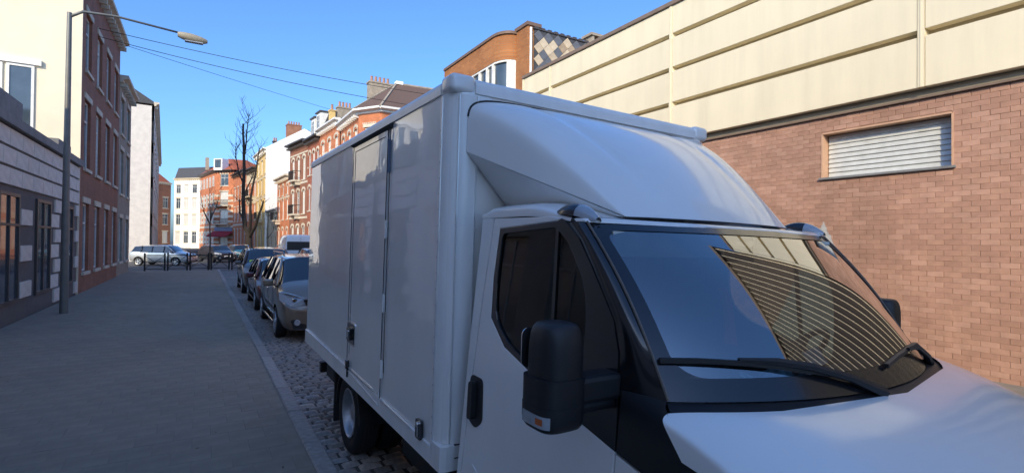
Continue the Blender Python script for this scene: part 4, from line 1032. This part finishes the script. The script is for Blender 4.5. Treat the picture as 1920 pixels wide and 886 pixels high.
b = MB(); base = [(-.9, 114, 13.9), (1.5, 102.2, 13.9), (4.7, 99.3, 13.9), (12, 104, 13.9), (8, 116, 13.9)]; ap = [(2.6, 112, 16.2), (4.0, 106, 16.6), (7.0, 106, 16.6)]
b.add(base + ap, [(0,1,6,5), (1,2,6), (2,3,7,6), (3,4,5,7), (5,6,7), (0,4,5)]); rfc = on_world(b, 'roof', T['tile_red'], hc)
b = MB(); b.obox((2.75, 101.8, 14.85), (.62, -.62, 0), (.5, .5, 0), (0, 0, 1.0)); on_world(b, 'dormer', T['white'], rfc)
fm, pm = win_meshes(1.2, 1.4, T['frame_d'], T['pane']); f = inst('window', fm, hc); f.matrix_basis = hc.matrix_basis.inverted() @ Matrix.Translation((2.23, 101.26, 14.3)) @ Matrix.Rotation(math.atan2(-2.8, 2.7), 4, 'Z'); inst('pane', pm, f)
b = MB(); b.box(.4, 1.0, 108, 109.2, 14.5, 16.8); on_world(b, 'chimney', T['concrete'], hc)
# shop front at its foot: dark red awning and blue fascia
b = MB(); b.add([(-.2,-.05,3.3),(Wc+.2,-.05,3.3),(Wc+.2,-1.5,2.5),(-.2,-1.5,2.5),(-.2,-1.5,2.3),(Wc+.2,-1.5,2.3)], [(0,1,2,3),(3,2,5,4)]); b.build('awning', mk('dark_red_canvas', (.28,.02,.03), .8), hc, solid=.02)
b = MB(); b.box(.1, Wc-.1, -.12, -.03, 3.35, 4.0); b.build('fascia', mk('grey_blue_fascia', (.16,.19,.3), .5), hc)
# pale building farther left across the end of the street
house('white house with dark mansard roof closing the end of the street', (-5.0, 128.0), (.8, 122.0), 14.2, T['white'], [(1,3.4),(4.8,7.0),(8.2,10.4),(11.4,13.2)], 4, 1.2, depth=9, trim=T['creamr'], roof='mansard', roofm=T['slate'], blind=.5, name='white_house')
house('wide brown brick house with orange roof beyond the cross street', (-16.0, 118.0), (-5.6, 128.0), 13.2, T['b_brown'], [(1,3.4),(4.8,7.0),(8.2,10.4)], 6, 1.2, depth=9, roof='pitch', roofm=T['tile_red'], blind=.4)

# --- left-hand row (fronts face the truck; P0 = near end, P1 = far end)
LX = -3.5
T['gable'] = mk('pale_cream_render', (.80,.70,.52), .8, var=.06, scale=1.5)
T['mortar_d'] = mk('dark_joint_mortar', (.14,.125,.12), .9)
T['rust'] = mk('grey_pink_rusticated_stone', (.68,.63,.57), .75, var=.12, scale=2.5)
# low rusticated wing
lw = thing('low_annex', 'low grey annexe with coursed stone front along the pavement', 'building', (LX, 13, 0))
b = MB(); b.box(-10, -.05, 0, 9, 0, 4.35); b.build('wall', T['mortar_d'], lw)
me = None; k_ = 0; courses = []
for r in range(10):
    z = .15 + r*.42; off = 0 if r % 2 else .45
    y = -off
    while y < 9:
        a, c = max(0, y), min(9, y+.9)
        if c-a > .1 and not any(z+.4 > 0.2 and z < 2.9 and a < w1 and c > w0 for w0, w1 in ((1.2, 2.6), (4.0, 5.4), (6.8, 8.2))): courses.append((a, c, z))
        y += .9
vs, fs = slab_mesh(1, 1, .05, .012, None); me = bpy.data.meshes.new('stone_block'); me.from_pydata([(z-.05, x, y) for x, y, z in vs], [], fs); me.materials.append(T['rust'])
for a, c, z in courses: inst('stone_block', me, lw, (0, (a+c)/2, z+.20), (0, 0, 0), (1, c-a-.03, .365))
for w0, w1 in ((1.2, 2.6), (4.0, 5.4), (6.8, 8.2)):
    fm, pm = win_meshes(1.38, 2.4, T['frame_d'], T['pane']); f = inst('window', fm, lw, (-.03, (w0+w1)/2, .55), (0, 0, math.pi/2)); inst('pane', pm, f)
b = MB(); b.box(-10.1, .10, -.0, 9.0, 4.35, 4.55); b.box(-.3, .0, .0, 2.6, 4.55, 5.0); b.box(-.3, .0, 6.0, 7.6, 4.55, 4.8); b.build('parapet', T['bluestone'], lw)
# tall cream-gabled house beyond it
ht, _ = house('tall brown brick house with a sunlit cream gable above the low annexe', (LX, 22.05), (LX, 31.0), 11.2, T['b_brown'], [(.8,3.2),(4.4,6.8),(7.8,9.8)], 4, 1.1, depth=9, trim=T['stone'], roof='pitch', roofm=T['slate'], blind=.4, pitch=2.8)
b = MB(); b.prism([(LX-9.0, 0), (LX, 0), (LX, 11.55), (LX-4.5, 14.4), (LX-9.0, 11.55)], lambda x, z, t: (x, t, z), 22.0, 22.08); on_world(b, 'cream_gable_wall', T['gable'], ht)
inv_ = ht.matrix_basis.inverted()
for xc in (-5.0, -5.75, -6.5, -7.25):      # tall window group in the sunny gable
    fm, pm = win_meshes(.66, 2.5, T['frame'], T['pane'], False); f = inst('window', fm, ht); f.matrix_basis = inv_ @ Matrix.Translation((xc, 21.98, 5.0)); p = inst('pane', pm, f)
for za, zb in ((4.86, 4.98), (7.52, 7.7)):
    b = MB(); b.box(-7.75, -4.5, 21.9, 22.0, za, zb); on_world(b, 'window_sill' if za < 5 else 'lintel', T['white'], ht)
house('pale stone house beyond the cross street, its roof of dark slate', (-3.6, 53.0), (-5.8, 96.0), 13.3, T['rust'], [(.8,3.0),(4.2,6.4),(7.4,9.4),(10.4,12.2)], 12, 1.3, depth=9, roof='pitch', roofm=T['slate'], blind=.4, name='pale_house')
house('grey rendered house on the street corner by the barriers', (LX, 31.05), (LX, 35.8), 9.6, T['concrete'], [(.8,3.0),(4.2,6.4),(7.2,9.0)], 2, 1.2, depth=9, roof='flat', roofm=T['slate'], blind=.3, name='grey_house')
house('shaded pale rendered house opposite the truck', (LX, 2.0), (LX, 12.95), 7.45, T['rust'], [(.8,3.0),(4.2,6.4)], 5, 1.2, depth=9, roof='flat', roofm=T['slate'], blind=.6, corn=.3)
house('long pale stone house opposite the dark ribbed hall', (LX, -26), (LX, 1.95), 7.45, T['rust'], [(.8,3.0),(4.2,6.4)], 10, 1.2, depth=9, roof='flat', roofm=T['slate'], blind=.4, corn=.3)

# ------------------------------------------------------------------ vehicles
def car_paint(name, col, metal=.5, rough=.3): return mk(name, col, rough, metal=metal, var=.02, scale=3, coat=1, crough=.04)
def make_car(name, label, cat, loc, rotz, L, Wd, H, st, paint, wheels, wr=.31, group=None, rails=False, lights='front', mirrors=True, detail=True, spokes=5):
    """st: stations (y, zlow, zbelt, ztop, half width low, belt, top, glass) front to rear, y from 0 (front) to L"""
    c = thing(name, label, cat, loc, (0, 0, rotz), group)
    b = MB(); rings = []
    for (y, zl, zb, zt, wl, wb, wt, g) in st:
        half = [(0, zl), (wl*.8, zl), (wl, zl+.09), (wb*1.0, zl+(zb-zl)*.55), (wb*.985, zb-.02), (wb*.965, zb+.02), (wt+.02, zt-.07), (wt*.86, zt-.012), (0, zt+.015)]
        rings.append([(-x, y, z) for x, z in half[:0:-1]] + [(x, y, z) for x, z in half])
    n = len(rings[0]); vs = [p for r in rings for p in r]; fs = []; mi = []
    for j in range(len(rings)-1):
        ga, gb = st[j][7], st[j+1][7]
        for i in range(n-1):
            fs.append((j*n+i, j*n+i+1, (j+1)*n+i+1, (j+1)*n+i))
            seg = i if i < 8 else 15-i    # 0 top .. mirrored
            top = seg in (0, 1); side = seg == 2
            m = 0
            if ga == 'w' and (top or side) and st[j][3] < st[j+1][3]-.2: m = 1
            elif gb == 'r' and (top or side) and st[j][3] > st[j+1][3]+.2: m = 3
            elif side and ga == 's' and gb in ('s', 'p', 'e'): m = 2
            mi.append(m)
        fs.append((j*n+n-1, j*n, (j+1)*n, (j+1)*n+n-1)); mi.append(0)
    # n-1 strips; index 0..7 right half (mirrored list begins at the top)
    b.add(vs, fs); b.mi = mi
    b.face([rings[0][i] for i in range(n)]); b.face([rings[-1][i] for i in range(n-1, -1, -1)])
    tmp = b.build('body', [paint, T['carglass'], T['carglass'], T['carglass'], T['seam']], None, subsurf=0)
    bm = bmesh.new(); bm.from_mesh(tmp.data); cl = bm.edges.layers.float.get('crease_edge') or bm.edges.layers.float.new('crease_edge')
    for e in bm.edges:
        ms = {f.material_index for f in e.link_faces}
        if len(ms) > 1: e[cl] = .9
    bm.to_mesh(tmp.data); bm.free()
    m_ = tmp.modifiers.new('sub', 'SUBSURF'); m_.levels = m_.render_levels = 2
    cut = MB()
    for wy in wheels:
        for s in (-1, 1):
            cut.tube([(s*(Wd/2+.2), wy, wr), (s*(Wd/2-.24), wy, wr)], wr+.065, 24)
    co = cut.build('arch_cutter', [T['seam']], None)
    bo = tmp.modifiers.new('bool', 'BOOLEAN'); bo.object = co; bo.operation = 'DIFFERENCE'; bo.solver = 'EXACT'
    try: bo.material_mode = 'TRANSFER'
    except Exception: pass
    me = evaluated_mesh(tmp)
    bpy.data.objects.remove(tmp); bpy.data.objects.remove(co)
    names = [m.name if m else '' for m in me.materials]
    def part(ids, nm, mats, parent):
        bm = bmesh.new(); bm.from_mesh(me)
        dl = [f for f in bm.faces if f.material_index not in ids]; bmesh.ops.delete(bm, geom=dl, context='FACES')
        if not bm.faces: bm.free(); return None
        for f in bm.faces: f.smooth = True
        m2 = bpy.data.meshes.new(nm); bm.to_mesh(m2); bm.free()
        for m in mats: m2.materials.append(m)
        m2.set_sharp_from_angle(angle=R(42))
        return inst(nm, m2, parent)
    body = part({0, 4, 5}, 'body', [paint, paint, paint, paint, T['seam'], T['seam']], c)
    part({1}, 'windscreen', [T['carglass']]*6, c); part({2}, 'side_window', [T['carglass']]*6, c); part({3}, 'rear_window', [T['carglass']]*6, c)
    for wy in wheels:
        for s in (-1, 1):
            x = s*(Wd/2-.01)
            t = MB(); t.lathe([(-s*a, r) for a, r in [(0.01, wr*.68), (0, wr*.75), (.0, wr*.93), (.03, wr), (.17, wr), (.2, wr*.93), (.2, wr*.6)]], 'x', (0, 0, 0), 28); to = t.build('wheel', T['rubber'], c, smooth=True, angle=40); to.location = (x, wy, wr)
            r_ = MB(); r_.lathe([(-s*a, r) for a, r in [(-.002, wr*.70), (.01, wr*.66), (.05, wr*.62), (.06, wr*.2), (.03, .0)]], 'x', (0, 0, 0), 24)
            rim = r_.build('rim', T['dark_metal'], to, smooth=True, angle=40)
            if detail:
                sp = MB()
                for k in range(spokes):
                    a = 2*math.pi*k/spokes; dv_ = Vector((0, math.cos(a), math.sin(a))); tv = Vector((0, -math.sin(a), math.cos(a)))
                    sp.obox(dv_*wr*.36 + Vector((-s*.012, 0, 0)), dv_*wr*.34, tv*.028, Vector((.014, 0, 0)))
                sp.lathe([(-s*a, r) for a, r in [(.02, wr*.72), (-.008, wr*.70), (.0, wr*.62), (.02, wr*.6)]], 'x', (0, 0, 0), 24)
                sp.lathe([(-s*a, r) for a, r in [(.03, .07), (-.012, .06), (-.014, .0)]], 'x', (0, 0, 0), 16)
                sp.build('spokes', T['steel'], to)
    return c, body
def shape(points):   # fills defaults
    return points
def mpv(L, W, H, roof_f=.36, roof_r=.93, hood=.70, belt=.62, nose=.40, cowl=.21):
    w = W/2; zb = H*belt; zn = H*nose
    return [(0.0, .30, zn-.02, zn+.03, w*.72, w*.76, w*.60, ''), (.07, .22, zn+.03, zn+.11, w*.86, w*.89, w*.72, ''), (L*.06, .19, zn+.10, zn+.20, w*.93, w*.955, w*.80, ''),
            (L*.14, .19, zb-.12, H*hood-.10, w*.95, w*.985, w*.84, ''), (L*cowl, .20, zb-.03, H*hood-.02, w*.95, w, w*.84, 'w'),
            (L*roof_f, .20, zb, H*.975, w*.95, w, w*.70, 's'), (L*(roof_f+.19), .20, zb+.01, H, w*.95, w, w*.71, 's'), (L*(roof_f+.20), .20, zb+.01, H, w*.95, w, w*.71, 's'),
            (L*(roof_f+.36), .20, zb+.02, H*.995, w*.95, w, w*.70, 's'), (L*(roof_r-.10), .21, zb+.04, H*.985, w*.94, w*.985, w*.69, 's'), (L*roof_r, .23, zb+.05, H*.955, w*.93, w*.97, w*.66, 'e'),
            (L*.985, .30, zb+.0, zb+.08, w*.9, w*.94, w*.78, 'r'), (L, .34, zb-.10, zb-.02, w*.86, w*.90, w*.76, '')]
def face_box(c, name, m, x0, x1, y0, y1, z0, z1, bevel=.015, parent=None):
    b = MB(); b.box(x0, x1, y0, y1, z0, z1); return b.build(name, m, parent or c, bevel=bevel)
def pillars(c, L, W, H, roof_f=.36, cowl=.21, belt=.62, body=None, at=(.40, .60, .78)):
    w = W/2; zb = H*belt
    for s in (-1, 1):
        b = MB(); b.tube([(s*w*.955, L*cowl+.02, zb+.02), (s*(w*.83+.01), L*(cowl+roof_f)/2+.03, (zb+H*.93)/2+.04), (s*(w*.73+.015), L*roof_f+.06, H*.955)], [.035, .032, .03], 6); b.build('windscreen_pillar', body, c, smooth=True)
        for a in at:
            b = MB(); b.tube([(s*(w*.965+.0), L*a, zb+.04), (s*(w*.86+.012), L*a+.015, (zb+H)/2), (s*(w*.74+.012), L*a+.03, H*.945)], [.03, .026, .022], 6); b.build('door_pillar', T['gblack'], c, smooth=True)
        b = MB(); b.tube([(s*(w*.975), L*(cowl+.02), zb+.01), (s*(w*.985), L*.5, zb+.025), (s*(w*.97), L*.80, zb+.05)], .016, 5); b.build('window_ledge', T['gblack'], c, smooth=True)
def mirrors(c, W, y, z, m):
    for s in (-1, 1):
        b = MB(); b.obox((s*(W/2+.09), y, z), (.10, 0, 0), (0, .055, 0), (0, 0, .07)); b.build('door_mirror', m, c, bevel=.035)
T['p_taupe'] = car_paint('grey_brown_metallic', (.24,.19,.14)); T['p_dark'] = car_paint('dark_grey_metallic', (.10,.09,.085)); T['p_maroon'] = car_paint('dark_maroon_metallic', (.10,.022,.025))
T['p_silver'] = car_paint('silver_metallic', (.55,.55,.54)); T['p_black'] = car_paint('black_paint', (.02,.02,.022), 0); T['p_teal'] = car_paint('teal_paint', (.03,.16,.2), .3); T['p_white'] = car_paint('white_van_paint', (.80,.81,.82), 0)
grp = 'cars parked along the kerb'
# nearest: grey-brown people carrier, nose towards the camera
def front_dress(c, L, W, H, zl, grille=True, fog=True, yo=0):
    for s in (-1, 1):
        w = W/2
        b = MB()
        # wrap-round headlamp, an eight-point wedge hugging the corner
        f = [(s*w*.46, .03, zl-.06), (s*w*.52, .05, zl+.06), (s*w*.80, .22, zl+.14), (s*w*.97, .50, zl+.16), (s*w*.985, .40, zl+.02), (s*w*.84, .10, zl-.11)]
        k = [(x*.93, y+.12, z) for x, y, z in f]
        b.add(f + k, [(0,1,2,3,4,5)] + [(i, (i+1) % 6, 6+(i+1) % 6, 6+i) for i in range(6)]); hl = b.build('headlight', T['clear'], c, smooth=False, bevel=.006)
        b = MB(); b.lathe([(0, .0), (.0, .035), (.010, .045), (.03, .05)], 'y', (s*w*.70, .105, zl+.02), 14); b.build('lamp_bowl', T['chrome'], hl)
        if fog:
            b = MB(); b.lathe([(0, 0), (-.004, .05), (.02, .062), (.05, .065)], 'y', (s*w*.66, -.005, .40), 14); b.build('fog_lamp', T['clear'], c)
    if grille:
        b = MB(); b.prism(round_poly([(-W*.24, zl-.07), (W*.24, zl-.07), (W*.27, zl+.03), (-W*.27, zl+.03)], .02), lambda x, z, t: (x, .03-.0*abs(x)+t+.10*(x/W*2)**2, z), -.03, .06); g = b.build('grille', T['gblack'], c)
        b = MB(); b.bar((-W*.26, .012, zl+.035), (W*.26, .012, zl+.035), .03, .02); b.build('chrome_bar', T['chrome'], g)
        b = MB(); b.prism(round_poly([(-W*.36, .26), (W*.36, .26), (W*.40, .46), (-W*.40, .46)], .05), lambda x, z, t: (x, -.012+t+.10*(x/W*2)**2, z), -.03, .08); b.build('bumper_intake', T['black'], c)
        b = MB(); b.box(-.26, .26, .005, .02, .47, .58); b.build('number_plate', T['white'], c)
def side_dress(c, L, W, H, belt, chrome=True, y0=1.2, y1=3.3):
    for s in (-1, 1):
        b = MB(); x = s*(W/2+.004)
        b.bar((x, y0, .30), (x, y1, .30), .018, .03); b.build('sill_strip', T['chrome'] if chrome else T['black'], c)
        for yy in (y0+.95, y0+1.75):
            b = MB(); b.bar((x*1.003, yy-.09, H*belt-.11), (x*1.003, yy+.09, H*belt-.11), .03, .028); b.build('door_handle', T['chrome'] if chrome else T['black'], c, bevel=.008)
        for yy in (y0+.15, y0+1.1, y0+1.95):
            b = MB(); b.bar((x*.999, yy, .34), (x*.999, yy, H*belt-.05), .008, .006); b.build('door_gap', T['seam'], c)
cA, bodyA = make_car('parked_car', 'grey-brown people carrier parked directly behind the box truck', 'car', (2.17, 10.45, 0), 0, 4.5, 1.75, 1.66, mpv(4.5, 1.75, 1.66), T['p_taupe'], (.95, 3.72), group=grp)
front_dress(cA, 4.5, 1.75, 1.66, .80); side_dress(cA, 4.5, 1.75, 1.66, .62); mirrors(cA, 1.75, 1.25, 1.10, T['p_taupe']); pillars(cA, 4.5, 1.75, 1.66, body=T['p_taupe'])
for s in (-1, 1):
    b = MB(); b.tube([(s*.60, 1.75, 1.64), (s*.61, 1.85, 1.70), (s*.61, 3.6, 1.70), (s*.59, 3.8, 1.64)], .018, 8); b.build('roof_rail', T['p_taupe'], cA)
b = MB(); b.bar((-.5, 1.02, 1.13), (.1, 1.0, 1.15), .02, .015); b.build('wiper', T['black'], cA)
cB, _ = make_car('parked_car', 'dark maroon hatchback squeezed between two parked cars', 'car', (2.12, 15.25, 0), 0, 3.8, 1.66, 1.46, mpv(3.8, 1.66, 1.46), T['p_maroon'], (.78, 3.18), wr=.29, group=grp)
front_dress(cB, 3.8, 1.66, 1.46, .70); side_dress(cB, 3.8, 1.66, 1.46, .62, False, 1.0, 2.9); mirrors(cB, 1.66, 1.05, .98, T['p_maroon']); pillars(cB, 3.8, 1.66, 1.46, body=T['p_maroon'])
cC, _ = make_car('parked_car', 'dark grey estate with roof rails and yellow-green windscreen stickers', 'car', (2.17, 20.1, 0), 0, 4.6, 1.8, 1.68, mpv(4.6, 1.8, 1.68), T['p_dark'], (.98, 3.62), wr=.33, group=grp)
front_dress(cC, 4.6, 1.8, 1.68, .82); side_dress(cC, 4.6, 1.8, 1.68, .62, True); mirrors(cC, 1.8, 1.3, 1.12, T['p_dark']); pillars(cC, 4.6, 1.8, 1.68, body=T['p_dark'])
for s in (-1, 1):
    b = MB(); b.tube([(s*.62, 1.8, 1.66), (s*.63, 1.95, 1.75), (s*.63, 3.6, 1.75), (s*.6, 3.85, 1.66)], .022, 8); b.build('roof_rail', T['chrome'], cC)
yg = mk('yellow_green_sticker', (.45,.6,.08), .5)
for x, z in ((-.56, 1.17), (-.36, 1.13)):
    b = MB(); b.obox((x, 1.08 + (z-1.17)*1.2-.04, z+.015), (.075, 0, 0), (0, .04, .035), (0, -.003, .003)); b.build('sticker', yg, cC)
# vehicles across the end of the street
cD, _ = make_car('crossing_car', 'silver hatchback standing beyond the cross-braced black barriers', 'car', (-.5, 44.6, 0), R(62), 4.1, 1.72, 1.5, mpv(4.1, 1.72, 1.5), T['p_silver'], (.8, 3.4), wr=.3, group='cars on the cross street')
front_dress(cD, 4.1, 1.72, 1.5, .72); pillars(cD, 4.1, 1.72, 1.5, body=T['p_silver']); mirrors(cD, 1.72, 1.1, 1.0, T['p_silver'])
cE, _ = make_car('crossing_car', 'black car waiting between the silver hatchback and the teal car', 'car', (1.9, 49.0, 0), R(20), 4.2, 1.74, 1.46, mpv(4.2, 1.74, 1.46), T['p_black'], (.85, 3.45), wr=.3, group='cars on the cross street', detail=False); front_dress(cE, 4.2, 1.74, 1.46, .70)
cF, _ = make_car('crossing_car', 'small teal car farther back beside the tree trunk', 'car', (3.5, 53.0, 0), R(10), 3.9, 1.68, 1.45, mpv(3.9, 1.68, 1.45), T['p_teal'], (.8, 3.2), wr=.3, group='cars on the cross street', detail=False); front_dress(cF, 3.9, 1.68, 1.45, .70)
# white panel van seen from behind
Lv, Wv, Hv = 5.4, 2.0, 2.35; w = Wv/2
stv = [(0, .3, .8, .9, w*.8, w*.85, w*.7, ''), (.15, .25, .95, 1.05, w*.9, w*.95, w*.8, ''), (.8, .25, 1.1, 1.25, w*.95, w, w*.85, 'w'), (1.7, .25, 1.2, Hv-.12, w*.95, w, w*.83, 's'), (2.5, .25, 1.2, Hv, w*.96, w, w*.86, ''), (4.2, .25, 1.2, Hv, w*.96, w, w*.86, ''), (5.2, .25, 1.2, Hv-.02, w*.96, w, w*.86, ''), (5.38, .28, 1.2, Hv-.06, w*.95, w*.985, w*.84, ''), (5.4, .35, 1.2, Hv-.14, w*.93, w*.97, w*.80, '')]
T['van_glass'] = mk('black_van_glass', (.012,.013,.015), .35)
vn, _ = make_car('panel_van', 'white panel van with dark rear window and red tail lights, beyond the parked estate', 'van', (5.75, 36.8+5.4, 0), R(180), Lv, Wv, Hv, stv, T['p_white'], (1.0, 4.3), wr=.34)
for nm, m, x0, x1, z0, z1 in (('rear_window', T['van_glass'], -.84, .86, 1.28, 1.86), ('tail_light', T['red_lens'], -.97, -.86, .8, 1.35), ('tail_light', T['red_lens'], .86, .97, .8, 1.35), ('door_handle', T['black'], -.12, .02, 1.0, 1.12), ('number_plate', T['white'], -.5, -.15, .8, .92), ('rear_bumper', T['black'], -.95, .95, .35, .55)):
    b = MB(); b.prism(round_poly([(x0, z0), (x1, z0), (x1, z1), (x0, z1)], .04), lambda x, z, t: (x, 5.395+t, z), -.03, .018); b.build(nm, m, vn)
b = MB(); b.bar((0, 5.412, .6), (0, 5.412, 2.15), .012, .01); b.build('door_gap', T['seam'], vn)
cG, _ = make_car('parked_car', 'silver car beside the white van, hidden but for its roof', 'car', (5.9, 31.2, 0), R(180), 4.2, 1.72, 1.5, mpv(4.2, 1.72, 1.5), T['p_silver'], (.85, 3.4), wr=.3, group='cars parked along the far kerb'); cG.location.y = 35.6

# ------------------------------------------------------------------ street furniture
def barrier(x0, x1, label):
    t = thing('pedestrian_barrier', label, 'barrier', ((x0+x1)/2, 35.7, .104), group='black barriers at the pavement end'); w = (x1-x0)/2-.05
    for s in (-1, 1):
        b = MB(); b.tube([(s*w, 0, 0), (s*w, 0, .98)], .045, 10); b.lathe([(.98, .05), (1.0, .055), (1.03, .03), (1.05, .0)], 'z', (s*w, 0, 0), 10); b.build('post', T['iron'], t)
    b = MB(); b.tube([(-w, 0, .90), (w, 0, .90)], .025, 8); b.build('top_rail', T['iron'], t)
    b = MB(); b.tube([(-w, 0, .12), (w, 0, .12)], .02, 8); b.build('bottom_rail', T['iron'], t)
    for s in (-1, 1):
        b = MB(); b.tube([(-w*s, s*.012, .14), (w*s, s*.012, .88)], .016, 6); b.build('cross_brace', T['iron'], t)
for x0, x1, l in ((-2.8, -1.75, 'cross-braced black barrier touching the grey corner house'), (-1.7, -.65, 'cross-braced black barrier second from the house corner'), (-.6, .42, 'cross-braced black barrier in front of the silver car'), (.48, 1.52, 'cross-braced black barrier between the sapling and the kerb'), (1.58, 2.5, 'cross-braced black barrier half hidden by the dark estate car')):
    barrier(x0, x1, l)
# bare trees
T['bark'] = mk('dark_bark', (.035,.028,.023), .9, var=.3, scale=20, bump=.01, bscale=30); T['bark3'] = mk('brown_bark', (.11,.08,.05), .9, var=.3, scale=20); T['bark2'] = mk('pale_bark', (.22,.17,.10), .9, var=.2, scale=20)
RT = random.Random(12)
def limb(mb, pts, r0, r1, n=7):
    pts = [Vector(p) for p in pts]; out = [pts[0]]
    for a, c in zip(pts, pts[1:]):
        for k in (1, 2):
            q = a+(c-a)*k/2
            out.append(q + (Vector((RT.uniform(-1,1), RT.uniform(-1,1), 0))*(.02 if k == 1 else 0)))
    m = len(out); mb.tube(out, [r0+(r1-r0)*i/(m-1) for i in range(m)], n); return out
def twigs(mb, pts, n, ln, r, up=.8, depth=1):
    for k in range(n):
        i = RT.uniform(.25, 1)*(len(pts)-1); a = pts[int(i)]; 
        if int(i)+1 < len(pts): a = a+(pts[int(i)+1]-a)*(i-int(i))
        d = Vector((RT.uniform(-1,1), RT.uniform(-1,1), RT.uniform(.2,1)*up+.2)).normalized(); l = ln*RT.uniform(.5, 1.2)
        m = a + d*l*.5 + Vector((0,0,.04)); e = m + (d+Vector((RT.uniform(-.4,.4), RT.uniform(-.4,.4), .35))).normalized()*l*.55
        mb.tube([a, m, e], [r, r*.7, r*.3], 5)
        if depth > 0: twigs(mb, [a, m, e], 2, ln*.55, r*.6, up, depth-1)
def px_dir(x, y, t):
    return CAMP + (f_ + r2*((x-960)/950) - u2*((y-443)/950))*t
tr = thing('bare_tree', 'tall bare pollarded street tree with dark trunk behind the parked cars', 'tree', (1.95, 27.2, 0))
def TL(x, y, dt=0):
    p = px_dir(x, y, 24.2+dt); return p - Vector((1.95, 27.2, 0))
b = MB(); base = TL(468, 440); base2 = Vector((base.x, base.y, 0)); tk = limb(b, [base2, TL(468, 470), TL(467, 440)], .16, .14, 10); b.build('trunk', T['bark'], tr, smooth=True)
for pts, r0, r1, nt, tl in (([(467,442,0),(459,425,.1),(456,380,.15),(458,320,.2),(457,270,.2),(456,232,.2)], .17, .07, 8, .7), ([(457,300,.2),(462,262,.4),(464,235,.5),(467,212,.6)], .06, .015, 14, .7), ([(468,440,0),(470,410,-.3),(470,370,-.5),(478,330,-.6),(483,300,-.7),(486,278,-.6)], .11, .03, 8, .7),
        ([(467,446,0),(480,422,-.6),(486,400,-1),(494,376,-1.2)], .12, .045, 6, .5), ([(462,425,.2),(450,398,.7),(449,374,.9)], .07, .045, 5, .5), ([(457,345,.2),(447,322,.5),(442,295,.7),(443,268,.8)], .06, .025, 8, .7), ([(460,360,0),(474,330,-.3),(484,305,-.3)], .05, .015, 6, .6)):
    b = MB(); pp = limb(b, [TL(*q) for q in pts], r0*.68, r1*.62); twigs(b, pp, nt+3, tl*1.15, .012); b.build('branch', T['bark'], tr)
sp = thing('sapling', 'thin young tree with bare twigs beside the barrier post', 'tree', (.43, 36.5, .1))
b = MB(); tk = limb(b, [(0,0,0), (.03,0,1.2), (0,0,2.6), (.05,.0,3.9)], .05, .025); b.build('trunk', T['bark3'], sp)
b = MB()
for a in (.4, 1.3, 2.6, 3.6, 4.6, 5.5):
    p0 = tk[4]+(tk[-1]-tk[4])*RT.uniform(0, .9); q = limb(b, [p0, p0+Vector((math.cos(a)*.4, math.sin(a)*.4, .8)), p0+Vector((math.cos(a)*.65, math.sin(a)*.65, 2.0))], .025, .008, 5); twigs(b, q, 5, .6, .008)
b.build('crown', T['bark3'], sp)
s2 = thing('sapling', 'pale thin young tree right of the dark trunk', 'tree', (3.35, 33.5, 0))
b = MB(); tk = limb(b, [(0,0,0), (.03,0,1.0), (0,.0,2.0), (.05,.0,3.6)], .07, .03); b.build('trunk', T['bark2'], s2)
b = MB(); q = limb(b, [tk[4], tk[4]+Vector((.3,-.2,.5)), tk[4]+Vector((.4,-.3,1.4))], .035, .012); twigs(b, q, 5, .5, .008); twigs(b, tk[3:], 6, .5, .008); b.build('crown', T['bark2'], s2)
# street lamp with a long arm over the pavement
lp_ = thing('street_lamp', 'street lamp with grey-beige head reaching over the pavement', 'street lamp', (-2.9, 16.6, -.28))
b = MB(); b.tube([(0,0,0), (0,0,3), (0,0,7.9)], [.09, .075, .05], 12); b.lathe([(0,.14),(.25,.13),(.3,.09)], 'z', (0,0,0), 12); b.build('pole', mk('grey_lamp_pole', (.18,.18,.17), .5, metal=.3), lp_, smooth=True, angle=40)
b = MB(); b.tube([(0,0,7.8), (.25,.05,8.0), (.9,.15,8.08), (2.35,.35,8.02)], [.04,.035,.03,.028], 8); b.build('arm', bpy.data.materials['grey_lamp_pole'], lp_, smooth=True)
b = MB(); 
def lh(u, v):
    a = 2*math.pi*u; t = v; r = math.sin(math.pi*min(1, .10+.86*t))**.5
    return (2.25+.72*t, .35+.12*t + .13*r*math.cos(a), 7.99-.03*t+(.10 if math.sin(a) > 0 else .14)*r*math.sin(a))
b.grid(lh, 24, 12); hd_ = b.build('lamp_head', mk('beige_lamp_housing', (.36,.31,.22), .5), lp_, smooth=True)
b = MB(); b.box(2.42, 2.86, .33, .50, 7.84, 7.86); b.build('lamp_glass', T['clear'], hd_)
# overhead wires across the street
def wire(A, Bp, sag, label, r=.012):
    A, Bp = Vector(A), Vector(Bp); b = MB(); pts = []
    for k in range(25):
        t = k/24; p = A+(Bp-A)*t - Vector((0,0,sag*4*t*(1-t))); pts.append(p - A)
    b.tube(pts, r, 5); o = b.build('overhead_wire', T['rubber'], None, smooth=True); o.location = A; tag(o, label, 'wire', 'overhead wires')
wire((LX, 24.8, 10.0), (9.45, 20.4, 8.3), .18, 'highest of the overhead wires, just under the lamp head')
wire((LX, 25.0, 9.75), (9.45, 20.6, 7.75), .22, 'middle overhead wire of the three')
wire((LX, 30.5, 11.3), (9.05, 41.6, 12.2), .05, 'lowest overhead wire ending at the red house')
